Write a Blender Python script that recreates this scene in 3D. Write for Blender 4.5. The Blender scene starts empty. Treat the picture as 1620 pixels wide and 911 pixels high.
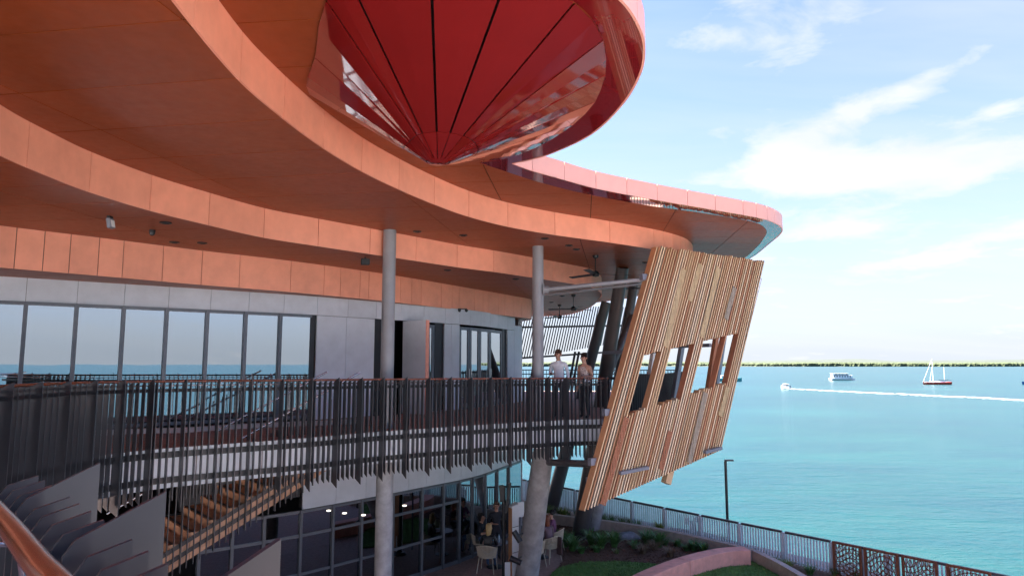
import bpy, bmesh, math, random
from mathutils import Vector, Matrix
from mathutils.geometry import tessellate_polygon
R = math.radians
random.seed(7)
scene = bpy.context.scene
# ------------------------------------------------------------------ camera
# the origin is the eye of the camera; metres; +Y is the way it looks, z = 0 its height
F_PX, W_PX, H_PX, HORIZON = 1080.0, 1620.0, 911.0, 576.0
PITCH = math.atan((HORIZON - H_PX / 2) / F_PX)
cam = bpy.data.cameras.new('camera')
cam.sensor_width = 36.0
cam.lens = 36.0 * F_PX / W_PX
cam.clip_start = 0.05
cam.clip_end = 40000
cam_o = bpy.data.objects.new('camera', cam)
scene.collection.objects.link(cam_o)
cam_o.rotation_euler = (math.pi / 2 + PITCH, 0, 0)
scene.camera = cam_o
# ------------------------------------------------------------------ world, sun, exposure
SUN_AZ, SUN_EL = R(-70), R(52)       # azimuth from +Y, clockwise positive
SKY_STRENGTH, SUN_STRENGTH, EXPOSURE = 0.15, 5.0, 3.3
scene.view_settings.view_transform = 'Standard'
scene.view_settings.look = 'None'
scene.view_settings.exposure = EXPOSURE
scene.view_settings.gamma = 1.0
scene.view_settings.use_curve_mapping = False
try:
    scene.cycles.max_bounces = 10
    scene.cycles.diffuse_bounces = 5
    scene.cycles.glossy_bounces = 5
    scene.cycles.transparent_max_bounces = 12
    scene.cycles.caustics_reflective = False
    scene.cycles.caustics_refractive = False
    scene.cycles.use_denoising = True
except Exception:
    pass

world = bpy.data.worlds.new('World')
scene.world = world
world.use_nodes = True
wt = world.node_tree
wt.nodes.clear()


class NX:
    """tiny helper for node expressions"""
    def __init__(s, tree):
        s.t = tree
    def n(s, typ, **kw):
        nd = s.t.nodes.new(typ)
        for k, v in kw.items():
            setattr(nd, k, v)
        return nd
    def put(s, sock, v):
        if hasattr(v, 'is_output'):
            s.t.links.new(v, sock)
        elif v is not None:
            sock.default_value = v
    def m(s, op, a, b=None, c=None, clamp=False):
        nd = s.n('ShaderNodeMath', operation=op)
        nd.use_clamp = clamp
        s.put(nd.inputs[0], a)
        if b is not None:
            s.put(nd.inputs[1], b)
        if c is not None:
            s.put(nd.inputs[2], c)
        return nd.outputs[0]
    def noise(s, vec, scale, detail=3, rough=0.5, dist=0.0):
        nd = s.n('ShaderNodeTexNoise')
        if vec is not None:
            s.put(nd.inputs['Vector'], vec)
        nd.inputs['Scale'].default_value = scale
        nd.inputs['Detail'].default_value = detail
        nd.inputs['Roughness'].default_value = rough
        nd.inputs['Distortion'].default_value = dist
        return nd.outputs['Fac']
    def ramp(s, fac, stops):
        nd = s.n('ShaderNodeValToRGB')
        els = nd.color_ramp.elements
        while len(els) < len(stops):
            els.new(0.5)
        for e, (p, c) in zip(els, stops):
            e.position = p
            e.color = (c, c, c, 1) if not isinstance(c, (tuple, list)) else (*c[:3], 1)
        s.put(nd.inputs[0], fac)
        return nd.outputs[0]
    def mix(s, fac, a, b):
        nd = s.n('ShaderNodeMix', data_type='RGBA')
        s.put(nd.inputs[0], fac)
        for i, v in ((6, a), (7, b)):
            if isinstance(v, tuple):
                v = (*v[:3], 1)
            s.put(nd.inputs[i], v)
        return nd.outputs[2]
    def mapping(s, vec, scale=(1, 1, 1), rot=(0, 0, 0), loc=(0, 0, 0)):
        nd = s.n('ShaderNodeMapping')
        s.put(nd.inputs['Vector'], vec)
        nd.inputs['Scale'].default_value = scale
        nd.inputs['Rotation'].default_value = rot
        nd.inputs['Location'].default_value = loc
        return nd.outputs[0]


# ------------------------------------------------------------------ picture measure -> place
CT, ST = math.cos(PITCH), math.sin(PITCH)


def ray(x, y):
    v = H_PX / 2 - y
    return Vector((x - W_PX / 2, F_PX * CT - v * ST, F_PX * ST + v * CT))


def PX(x, y, z):
    r = ray(x, y)
    return r * (z / r.z)


def PD(x, y, d):
    r = ray(x, y)
    return r * (d / r.y)


def pxx(p):
    """picture column of a point"""
    dep = p[1] * CT + p[2] * ST
    return W_PX / 2 + F_PX * p[0] / dep


def sky():
    X = NX(wt)
    st = X.n('ShaderNodeTexSky', sky_type='NISHITA')
    st.sun_disc = False
    st.sun_elevation = SUN_EL
    st.sun_rotation = SUN_AZ
    st.altitude = 0
    st.air_density = 1.0
    st.dust_density = 1.6
    st.ozone_density = 1.4
    tc = X.n('ShaderNodeTexCoord')
    sep = X.n('ShaderNodeSeparateXYZ')
    wt.links.new(tc.outputs['Generated'], sep.inputs[0])
    x, y, z = sep.outputs
    zc = X.m('MAXIMUM', z, 0.0)
    den = X.m('ADD', zc, 0.16)
    cmb = X.n('ShaderNodeCombineXYZ')
    X.put(cmb.inputs[0], X.m('DIVIDE', x, den))
    X.put(cmb.inputs[1], X.m('DIVIDE', y, den))
    X.put(cmb.inputs[2], X.m('MULTIPLY', z, 2.0))
    vec = cmb.outputs[0]
    big = X.noise(vec, 1.15, 7, 0.56, 0.25)
    fine = X.noise(vec, 5.0, 6, 0.6, 0.3)
    az = X.m('ARCTAN2', x, y)
    el = X.m('ARCSINE', z)
    def blob(px, py, sx, sy, amp, tilt=0.0):
        r = ray(px, py).normalized()
        a0, e0 = math.atan2(r.x, r.y), math.asin(r.z)
        da = X.m('SUBTRACT', az, a0)
        de = X.m('SUBTRACT', X.m('SUBTRACT', el, e0), X.m('MULTIPLY', da, tilt))
        q = X.m('ADD', X.m('POWER', X.m('ABSOLUTE', X.m('DIVIDE', da, sx)), 2.0), X.m('POWER', X.m('ABSOLUTE', X.m('DIVIDE', de, sy)), 2.0))
        return X.m('MULTIPLY', X.m('POWER', 2.718, X.m('MULTIPLY', q, -1.0)), amp)
    tot = None
    for b in ((1380, 165, .15, .020, .25, .30), (1490, 262, .22, .028, .28, 0), (1250, 262, .07, .022, .27, 0),
              (1310, 366, .06, .012, .20, 0), (1570, 180, .07, .016, .18, 0), (1460, 425, .14, .014, .15, .1), (1570, 372, .09, .010, .14, 0.2), (1550, 478, .12, .010, .13, 0)):
        v = blob(*b)
        tot = v if tot is None else X.m('ADD', tot, v)
    dens = X.m('ADD', X.m('ADD', X.m('MULTIPLY', big, 0.50), X.m('MULTIPLY', fine, 0.50)), tot)
    mask = X.ramp(dens, ((0.57, 0.0), (0.63, 0.40), (0.71, 0.85), (0.82, 1.0)))
    veil = X.noise(X.mapping(vec, scale=(0.35, 1.2, 1), rot=(0, 0, R(35))), 1.2, 5, 0.55, 0.6)
    veilm = X.m('MULTIPLY', X.ramp(veil, ((0.42, 0.0), (0.75, 1.0))), 0.38)
    # the white humid air that thickens towards the horizon
    hz = X.m('POWER', 2.718, X.m('MULTIPLY', el, -5.6))
    hz = X.m('MULTIPLY', X.m('MINIMUM', hz, 1.0), 0.93)
    tint = X.n('ShaderNodeMix', data_type='RGBA', blend_type='MULTIPLY')
    tint.inputs[0].default_value = 1.0
    X.put(tint.inputs[6], st.outputs[0])
    tint.inputs[7].default_value = (0.19, 0.20, 0.272, 1)
    c0 = X.mix(hz, tint.outputs[2], (HAZE_V * .86, HAZE_V * .93, HAZE_V * 1.02))
    c1 = X.mix(veilm, c0, (HAZE_V, HAZE_V * 1.03, HAZE_V * 1.08))
    shade = X.noise(X.mapping(vec, loc=(0.13, 0.09, 0)), 2.6, 4, 0.5)
    cc = X.mix(X.ramp(shade, ((0.35, 0.0), (0.65, 1.0))), (HAZE_V * .93, HAZE_V * .97, HAZE_V * 1.03), (HAZE_V * 1.12, HAZE_V * 1.12, HAZE_V * 1.12))
    c2 = X.mix(mask, c1, cc)
    bg = X.n('ShaderNodeBackground')
    X.put(bg.inputs[0], c2)
    bg.inputs[1].default_value = SKY_STRENGTH
    out = X.n('ShaderNodeOutputWorld')
    wt.links.new(bg.outputs[0], out.inputs[0])


HAZE_V = 0.69
sky()
sun = bpy.data.lights.new('sun', 'SUN')
sun.energy = SUN_STRENGTH
sun.angle = R(0.53)
sun.color = (1.0, 0.95, 0.87)
sun_o = bpy.data.objects.new('sun', sun)
scene.collection.objects.link(sun_o)
_sd = Vector((math.sin(SUN_AZ) * math.cos(SUN_EL), math.cos(SUN_AZ) * math.cos(SUN_EL), math.sin(SUN_EL)))
sun_o.rotation_euler = _sd.to_track_quat('Z', 'Y').to_euler()

# ------------------------------------------------------------------ materials
MATS = {}


def mat(name, col, rough=0.5, metal=0.0, var=0.10, vscale=6.0, bump=0.0, bscale=40.0, spec=0.5, coat=0.0, coat_rough=0.05, emit=None, stretch=(1, 1, 1), per_object=0.0, dirt=0.0):
    m = bpy.data.materials.new(name)
    m.use_nodes = True
    t = m.node_tree
    X = NX(t)
    b = t.nodes['Principled BSDF']
    tc = X.n('ShaderNodeTexCoord')
    geo = X.n('ShaderNodeNewGeometry')
    vec = X.mapping(geo.outputs['Position'], scale=stretch)
    n1 = X.noise(vec, vscale, 5, 0.6)
    lo = tuple(c * (1 - var) for c in col)
    hi = tuple(min(1, c * (1 + var)) for c in col)
    c = X.mix(X.ramp(n1, ((0.3, 0.0), (0.7, 1.0))), lo, hi)
    if per_object:
        oi = X.n('ShaderNodeObjectInfo')
        k = X.m('ADD', X.m('MULTIPLY', oi.outputs['Random'], per_object), 1 - per_object / 2)
        hsv = X.n('ShaderNodeHueSaturation')
        X.put(hsv.inputs['Value'], k)
        X.put(hsv.inputs['Color'], c)
        c = hsv.outputs[0]
    if dirt:
        n2 = X.noise(X.mapping(geo.outputs['Position'], scale=(1.0, 1.0, 0.35)), 2.3, 6, 0.65)
        c = X.mix(X.m('MULTIPLY', X.ramp(n2, ((0.45, 0.0), (0.75, 1.0))), dirt), c, tuple(v * 0.45 for v in col))
    X.put(b.inputs['Base Color'], c)
    rr = X.m('ADD', X.m('MULTIPLY', X.noise(vec, vscale * 2.1, 3), rough * 0.4), rough * 0.8)
    X.put(b.inputs['Roughness'], rr)
    b.inputs['Metallic'].default_value = metal
    b.inputs['Specular IOR Level'].default_value = spec
    if coat:
        b.inputs['Coat Weight'].default_value = coat
        b.inputs['Coat Roughness'].default_value = coat_rough
    if bump:
        bn = X.n('ShaderNodeBump')
        bn.inputs['Strength'].default_value = bump
        bn.inputs['Distance'].default_value = 0.02
        X.put(bn.inputs['Height'], X.noise(vec, bscale, 4, 0.6))
        X.put(b.inputs['Normal'], bn.outputs[0])
    if emit:
        b.inputs['Emission Color'].default_value = (*emit[0], 1)
        b.inputs['Emission Strength'].default_value = emit[1]
    MATS[name] = m
    return m


mat('salmon', (0.90, 0.375, 0.245), 0.5, var=0.07, vscale=3, bump=0.05, bscale=120, per_object=0.10, dirt=0.10)
mat('salmon_roof', (0.86, 0.42, 0.33), 0.4, var=0.05, vscale=3, per_object=0.08)
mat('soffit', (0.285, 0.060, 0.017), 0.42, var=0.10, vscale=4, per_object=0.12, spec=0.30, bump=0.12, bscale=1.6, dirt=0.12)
mat('gloss_red', (0.20, 0.010, 0.009), 0.05, var=0.06, vscale=2, coat=0.35, coat_rough=0.03, per_object=0.22, spec=0.4, bump=0.05, bscale=1.2)
mat('gloss_maroon', (0.22, 0.010, 0.014), 0.05, var=0.08, vscale=2, coat=1.0, coat_rough=0.02)
mat('bounce_ground', (0.54, 0.54, 0.55), 0.8, var=0.12, vscale=1.5)
mat('joint', (0.015, 0.012, 0.012), 0.8)
mat('core', (0.05, 0.03, 0.025), 0.8)
mat('grey_panel', (0.60, 0.63, 0.70), 0.42, var=0.07, vscale=3, bump=0.03, bscale=90, per_object=0.10)
mat('frame', (0.13, 0.14, 0.16), 0.4, metal=0.4, var=0.08)
mat('dark_frame', (0.02, 0.021, 0.025), 0.45, var=0.1)
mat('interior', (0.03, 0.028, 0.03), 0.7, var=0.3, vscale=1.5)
mat('warm_timber', (0.40, 0.17, 0.05), 0.45, var=0.15, vscale=8, stretch=(1, 1, .2))
mat('lamp_glow', (0.9, 0.85, 0.75), 0.5, emit=((1, 0.93, 0.8), 0.22))
mat('column_paint', (0.26, 0.265, 0.285), 0.32, var=0.10, vscale=2, spec=0.5, dirt=0.2)
mat('column_dark', (0.075, 0.068, 0.07), 0.4, var=0.10, vscale=2)
mat('concrete', (0.31, 0.30, 0.30), 0.7, var=0.28, vscale=3.5, bump=0.15, bscale=30, dirt=0.35)
mat('white_slab', (0.86, 0.87, 0.88), 0.5, var=0.05, vscale=4, dirt=0.18)
mat('paving', (0.34, 0.215, 0.175), 0.75, var=0.25, vscale=9, bump=0.2, bscale=60)
mat('paving_edge', (0.55, 0.53, 0.50), 0.7, var=0.1)
mat('fin_metal', (0.052, 0.053, 0.060), 0.36, metal=0.2, var=0.12, vscale=1.4, spec=0.6)
mat('rail_bar', (0.028, 0.029, 0.033), 0.35, metal=0.3, var=0.1)
mat('handrail', (0.22, 0.062, 0.026), 0.22, var=0.22, vscale=14, stretch=(1, 1, 1), coat=0.6, coat_rough=0.12)
mat('stainless', (0.62, 0.62, 0.63), 0.2, metal=1.0, var=0.05)
mat('stair_timber', (0.60, 0.32, 0.19), 0.55, var=0.18, vscale=7, bump=0.1, bscale=60, per_object=.14)
mat('slat_tan', (0.56, 0.38, 0.21), 0.5, var=0.12, vscale=5, stretch=(14, 14, .6), bump=.08, bscale=9, per_object=0.14)
mat('slat_brown', (0.48, 0.24, 0.115), 0.5, var=0.12, vscale=5, stretch=(14, 14, .6), bump=.08, bscale=9, per_object=0.14)
mat('slat_red', (0.40, 0.15, 0.075), 0.5, var=0.12, vscale=5, stretch=(14, 14, .6), bump=.08, bscale=9, per_object=0.14)
mat('slat_grey', (0.38, 0.29, 0.20), 0.5, var=0.12, vscale=5, stretch=(14, 14, .6), bump=.08, bscale=9, per_object=0.14)
mat('slat_edge', (0.78, 0.60, 0.39), 0.5, var=0.08, vscale=5)
mat('steel_grey', (0.21, 0.22, 0.26), 0.4, metal=0.3, var=0.08)
mat('galv', (0.72, 0.76, 0.82), 0.4, metal=0.2, var=0.1, per_object=0.2)
mat('corten', (0.17, 0.055, 0.025), 0.8, var=0.3, vscale=10, bump=0.2)
mat('salmon_concrete', (0.84, 0.37, 0.28), 0.75, var=0.12, vscale=5, bump=0.15, bscale=40, dirt=0.2)
mat('kerb_concrete', (0.50, 0.39, 0.32), 0.8, var=0.15, vscale=6, bump=0.2, dirt=0.25)
mat('mulch', (0.13, 0.068, 0.042), 0.95, var=0.5, vscale=30, bump=0.8, bscale=60)
mat('lawn', (0.11, 0.215, 0.048), 0.95, var=0.4, vscale=9, bump=0.7, bscale=90)
mat('grass_blade', (0.125, 0.25, 0.055), 0.7, var=0.45, vscale=3)
mat('leaf_dark', (0.090, 0.205, 0.055), 0.45, var=0.35, vscale=9)
mat('leaf_lime', (0.20, 0.26, 0.04), 0.5, var=0.3, vscale=9)
mat('leaf_dry', (0.24, 0.17, 0.10), 0.7, var=0.35, vscale=9)
mat('leaf_shade', (0.05, 0.075, 0.02), 0.6, var=0.3, vscale=3)
mat('leaf_olive', (0.15, 0.20, 0.06), 0.6, var=0.3, vscale=9)
mat('rock', (0.24, 0.24, 0.26), 0.85, var=0.3, vscale=8, bump=0.5, bscale=20)
mat('rope', (0.50, 0.42, 0.31), 0.75, var=0.12, vscale=20)
mat('black', (0.012, 0.012, 0.014), 0.4, var=0.1)
mat('white_paint', (0.78, 0.79, 0.80), 0.45, var=0.04)
mat('sea_rock', (0.16, 0.13, 0.11), 0.9, var=0.3)
mat('hill_green', (0.032, 0.040, 0.030), 0.95, var=0.2, vscale=.01)
mat('mangrove', (0.046, 0.060, 0.026), 0.9, var=0.25, vscale=.02)
mat('hull_red', (0.55, 0.05, 0.03), 0.35, var=0.05)
mat('hull_blue', (0.03, 0.10, 0.30), 0.35, var=0.05)
mat('boat_white', (0.80, 0.81, 0.82), 0.4, var=0.03)
mat('boat_dark', (0.04, 0.05, 0.07), 0.3, var=0.1)
mat('teal_paint', (0.05, 0.30, 0.33), 0.4, var=0.1)
mat('foam', (0.22, 0.25, 0.25), 0.8, var=0.05)
mat('skin', (0.50, 0.27, 0.19), 0.5, var=0.06)
mat('hair_dark', (0.018, 0.012, 0.010), 0.5, var=0.3, vscale=40)
mat('hair_brown', (0.06, 0.028, 0.015), 0.5, var=0.3, vscale=40)
mat('hair_blonde', (0.50, 0.33, 0.14), 0.5, var=0.3, vscale=40)
mat('hair_red', (0.20, 0.05, 0.02), 0.5, var=0.3, vscale=40)
mat('cloth_white', (0.78, 0.77, 0.82), 0.8, var=0.06, vscale=12)
mat('cloth_navy', (0.02, 0.022, 0.03), 0.85, var=0.2)
mat('cloth_jean', (0.06, 0.10, 0.18), 0.85, var=0.2)
mat('cloth_plum', (0.16, 0.05, 0.11), 0.8, var=0.2)
mat('cloth_mauve', (0.16, 0.10, 0.12), 0.8, var=0.2)
mat('towel_brown', (0.12, 0.07, 0.07), 0.9, var=0.2)
mat('bottle_clear', (0.35, 0.50, 0.60), 0.1, var=0.1, spec=0.8)
mat('screen_lens', (0.10, 0.10, 0.10), 0.2)


def special_mats():
    # patterned top: pale cloth with small dark spots
    m = mat('cloth_print', (0.55, 0.45, 0.42), 0.8, var=0.1)
    X = NX(m.node_tree)
    b = m.node_tree.nodes['Principled BSDF']
    g = X.n('ShaderNodeNewGeometry')
    v = X.n('ShaderNodeTexVoronoi')
    v.inputs['Scale'].default_value = 26
    X.put(v.inputs['Vector'], g.outputs['Position'])
    X.put(b.inputs['Base Color'], X.mix(X.ramp(v.outputs['Distance'], ((0.30, 0.0), (0.42, 1.0))), (0.10, 0.05, 0.06), (0.62, 0.50, 0.46)))
    # perforated screen panels
    for nm, c in (('perf_tan', (0.52, 0.38, 0.20)), ('perf_brown', (0.36, 0.13, 0.06)), ('perf_grey', (0.33, 0.27, 0.20))):
        m = mat(nm, c, 0.45)
        X = NX(m.node_tree)
        b = m.node_tree.nodes['Principled BSDF']
        tc = X.n('ShaderNodeTexCoord')
        v = X.n('ShaderNodeTexVoronoi')
        v.inputs['Scale'].default_value = 22
        v.inputs['Randomness'].default_value = 0.0
        X.put(v.inputs['Vector'], tc.outputs['Object'])
        X.put(b.inputs['Alpha'], X.ramp(v.outputs['Distance'], ((0.36, 0.0), (0.40, 1.0))))
    # reflective tinted glass
    for nm, tint, refl in (('glass', (0.30, 0.33, 0.37), 0.40), ('glass_low', (0.30, 0.31, 0.34), 0.16)):
        m = bpy.data.materials.new(nm)
        m.use_nodes = True
        t = m.node_tree
        t.nodes.clear()
        X = NX(t)
        gl = X.n('ShaderNodeBsdfGlossy')
        gl.inputs['Color'].default_value = (0.86, 0.92, 0.98, 1)
        gl.inputs['Roughness'].default_value = 0.005
        tr = X.n('ShaderNodeBsdfTransparent')
        tr.inputs['Color'].default_value = (*tint, 1)
        lw = X.n('ShaderNodeLayerWeight')
        lw.inputs['Blend'].default_value = 0.35
        g = X.n('ShaderNodeNewGeometry')
        bn = X.n('ShaderNodeBump')
        bn.inputs['Strength'].default_value = 0.02
        bn.inputs['Distance'].default_value = 0.02
        X.put(bn.inputs['Height'], X.noise(g.outputs['Position'], 1.1, 2))
        X.put(gl.inputs['Normal'], bn.outputs[0])
        f = X.m('ADD', X.m('MULTIPLY', lw.outputs['Fresnel'], 0.9), refl, clamp=True)
        mx = X.n('ShaderNodeMixShader')
        X.put(mx.inputs[0], f)
        t.links.new(tr.outputs[0], mx.inputs[1])
        t.links.new(gl.outputs[0], mx.inputs[2])
        o = X.n('ShaderNodeOutputMaterial')
        t.links.new(mx.outputs[0], o.inputs[0])
        MATS[nm] = m
    # sea
    m = bpy.data.materials.new('sea')
    m.use_nodes = True
    X = NX(m.node_tree)
    b = m.node_tree.nodes['Principled BSDF']
    g = X.n('ShaderNodeNewGeometry')
    pos = g.outputs['Position']
    broad = X.noise(X.mapping(pos, scale=(.6, 1.6, 1)), 0.012, 4, 0.55)
    mid = X.noise(X.mapping(pos, scale=(.5, 1.5, 1)), 0.09, 4, 0.6)
    c = X.mix(X.ramp(broad, ((0.35, 0.0), (0.68, 1.0))), (0.0036, 0.034, 0.037), (0.007, 0.051, 0.052))
    c = X.mix(X.m('MULTIPLY', X.ramp(X.m('ADD', X.m('MULTIPLY', mid, .6), X.m('MULTIPLY', X.noise(X.mapping(pos, scale=(.3, 1.6, 1), rot=(0, 0, R(10))), 0.02, 5, 0.6, .6), .4)), ((0.42, 0.0), (0.62, 1.0))), 0.7), c, (0.002, 0.026, 0.037))
    X.put(b.inputs['Base Color'], c)
    b.inputs['Roughness'].default_value = 0.24
    b.inputs['Specular IOR Level'].default_value = 0.28
    w1 = X.noise(X.mapping(pos, scale=(.45, 1.25, 1), rot=(0, 0, R(18))), 0.55, 5, 0.62, 0.3)
    w2 = X.noise(X.mapping(pos, scale=(.6, 1.2, 1), rot=(0, 0, R(-12))), 2.6, 4, 0.6)
    h = X.m('ADD', w1, X.m('MULTIPLY', w2, 0.30))
    bn = X.n('ShaderNodeBump')
    bn.inputs['Strength'].default_value = 0.75
    bn.inputs['Distance'].default_value = 0.42
    X.put(bn.inputs['Height'], h)
    X.put(b.inputs['Normal'], bn.outputs[0])
    MATS['sea'] = m


special_mats()


def broken_foam():
    m = MATS['foam']
    X = NX(m.node_tree)
    b = m.node_tree.nodes['Principled BSDF']
    g = X.n('ShaderNodeNewGeometry')
    X.put(b.inputs['Alpha'], X.ramp(X.noise(g.outputs['Position'], .55, 6, .7), ((.40, 0.05), (.58, 1.0))))


broken_foam()

# ------------------------------------------------------------------ mesh helpers
COL = scene.collection
ORG = {}


def tag(o, label=None, cat=None, group=None, kind=None):
    if label:
        o['label'] = label
    if cat:
        o['category'] = cat
    if group:
        o['group'] = group
    if kind:
        o['kind'] = kind
    return o


def thing(name, label, cat, loc=(0, 0, 0), group=None):
    o = bpy.data.objects.new(name, None)
    o.empty_display_size = 0.2
    COL.objects.link(o)
    o.location = loc
    ORG[o.name] = Vector(loc)
    return tag(o, label, cat, group)


class MB:
    def __init__(s):
        s.v, s.f = [], []
    def add(s, vs, fs):
        k = len(s.v)
        s.v += [Vector(v) for v in vs]
        s.f += [tuple(i + k for i in f) for f in fs]
        return s
    def box(s, c, size, ax=None, ay=None, az=None):
        c = Vector(c)
        hx, hy, hz = [q / 2 for q in size]
        ax = Vector(ax or (1, 0, 0)).normalized()
        ay = Vector(ay or (0, 1, 0)).normalized()
        az = Vector(az).normalized() if az else ax.cross(ay).normalized()
        vs = [c + ax * (i * hx) + ay * (j * hy) + az * (k * hz) for k in (-1, 1) for j in (-1, 1) for i in (-1, 1)]
        return s.add(vs, [(0, 2, 3, 1), (4, 5, 7, 6), (0, 1, 5, 4), (2, 6, 7, 3), (0, 4, 6, 2), (1, 3, 7, 5)])
    def bar(s, a, b, w, h, up=(0, 0, 1)):
        a, b = Vector(a), Vector(b)
        d = b - a
        t = d.normalized()
        side = t.cross(Vector(up))
        if side.length < 1e-4:
            side = t.cross(Vector((1, 0, 0)))
        side.normalize()
        u = side.cross(t).normalized()
        return s.box((a + b) / 2, (d.length, w, h), t, side, u)
    def tube(s, path, r, n=12, caps=True):
        path = [Vector(p) for p in path]
        rs = r if isinstance(r, (list, tuple)) else [r] * len(path)
        k0 = len(s.v)
        prev = None
        for i, p in enumerate(path):
            t = (path[min(i + 1, len(path) - 1)] - path[max(i - 1, 0)]).normalized()
            if prev is None:
                a = t.orthogonal().normalized()
            else:
                a = (prev - t * prev.dot(t)).normalized()
            prev = a
            b = t.cross(a)
            for j in range(n):
                an = 2 * math.pi * j / n
                s.v.append(p + (a * math.cos(an) + b * math.sin(an)) * rs[i])
        for i in range(len(path) - 1):
            for j in range(n):
                q = (j + 1) % n
                s.f.append((k0 + i * n + j, k0 + i * n + q, k0 + (i + 1) * n + q, k0 + (i + 1) * n + j))
        if caps:
            s.f.append(tuple(k0 + j for j in range(n))[::-1])
            e = k0 + (len(path) - 1) * n
            s.f.append(tuple(e + j for j in range(n)))
        return s
    def lathe(s, prof, c=(0, 0, 0), n=16, axis=None):
        c = Vector(c)
        rot = Vector((0, 0, 1)).rotation_difference(Vector(axis)).to_matrix() if axis else Matrix.Identity(3)
        k0 = len(s.v)
        for (r, z) in prof:
            for j in range(n):
                a = 2 * math.pi * j / n
                s.v.append(c + rot @ Vector((r * math.cos(a), r * math.sin(a), z)))
        for i in range(len(prof) - 1):
            for j in range(n):
                q = (j + 1) % n
                s.f.append((k0 + i * n + j, k0 + i * n + q, k0 + (i + 1) * n + q, k0 + (i + 1) * n + j))
        return s
    def prism(s, poly, z0, z1):
        """plan polygon extruded; handles concave outlines"""
        n = len(poly)
        tris = tessellate_polygon([[Vector((p[0], p[1], 0)) for p in poly]])
        vs = [(p[0], p[1], z0) for p in poly] + [(p[0], p[1], z1) for p in poly]
        fs = [tuple(t) for t in tris] + [tuple(i + n for i in t) for t in tris]
        fs += [(i, (i + 1) % n, (i + 1) % n + n, i + n) for i in range(n)]
        return s.add(vs, fs)
    def sheet(s, poly, z):
        tris = tessellate_polygon([[Vector((p[0], p[1], 0)) for p in poly]])
        return s.add([(p[0], p[1], z) for p in poly], [tuple(t) for t in tris])
    def ribbon(s, pts, nrm, z0, z1, t):
        """upright strip along plan points, thickness t away from nrm; z0, z1 may be lists"""
        n = len(pts)
        z0s = z0 if isinstance(z0, (list, tuple)) else [z0] * n
        z1s = z1 if isinstance(z1, (list, tuple)) else [z1] * n
        k = len(s.v)
        for p, nn, a, b in zip(pts, nrm, z0s, z1s):
            q = Vector((p[0] - nn[0] * t, p[1] - nn[1] * t, 0))
            s.v += [Vector((p[0], p[1], a)), Vector((p[0], p[1], b)), Vector((q.x, q.y, a)), Vector((q.x, q.y, b))]
        for i in range(n - 1):
            a, b = k + i * 4, k + i * 4 + 4
            s.f += [(a, b, b + 1, a + 1), (a + 2, a + 3, b + 3, b + 2), (a, a + 2, b + 2, b), (a + 1, b + 1, b + 3, a + 3)]
        e = k + (n - 1) * 4
        s.f += [(k, k + 1, k + 3, k + 2), (e, e + 2, e + 3, e + 1)]
        return s
    def build(s, name, m, parent=None, smooth=False, bevel=0.0, fix=True):
        org = ORG.get(parent.name, Vector((0, 0, 0))) if parent else Vector((0, 0, 0))
        me = bpy.data.meshes.new(name)
        me.from_pydata([tuple(v - org) for v in s.v], [], s.f)
        if fix:
            bm = bmesh.new()
            bm.from_mesh(me)
            bmesh.ops.recalc_face_normals(bm, faces=bm.faces)
            if bevel:
                bmesh.ops.bevel(bm, geom=bm.edges[:], offset=bevel, segments=1, affect='EDGES')
            bm.to_mesh(me)
            bm.free()
        if smooth:
            me.shade_smooth()
            try:
                me.set_sharp_from_angle(angle=R(40))
            except Exception:
                pass
        o = bpy.data.objects.new(name, me)
        COL.objects.link(o)
        if m:
            me.materials.append(MATS[m])
        if parent:
            o.parent = parent
            ORG[o.name] = org
        else:
            ORG[o.name] = org
        return o


def inst(me, name, parent, mtx):
    o = bpy.data.objects.new(name, me)
    COL.objects.link(o)
    org = ORG.get(parent.name, Vector((0, 0, 0)))
    o.parent = parent
    o.matrix_local = Matrix.Translation(-org) @ mtx
    ORG[o.name] = org
    return o


def catmull(pts, sub=8):
    pts = [Vector(p) for p in pts]
    out = []
    n = len(pts)
    for i in range(n - 1):
        p1, p2 = pts[i], pts[i + 1]
        p0 = pts[i - 1] if i else p1 * 2 - p2
        p3 = pts[i + 2] if i + 2 < n else p2 * 2 - p1
        l1 = (p2 - p1).length
        m1 = (p2 - p0) * (l1 / max(1e-6, l1 + (p1 - p0).length))
        m2 = (p3 - p1) * (l1 / max(1e-6, l1 + (p3 - p2).length))
        for k in range(sub):
            t = k / sub
            t2, t3 = t * t, t * t * t
            out.append(p1 * (2 * t3 - 3 * t2 + 1) + m1 * (t3 - 2 * t2 + t) + p2 * (-2 * t3 + 3 * t2) + m2 * (t3 - t2))
    out.append(pts[-1])
    return out


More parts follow.
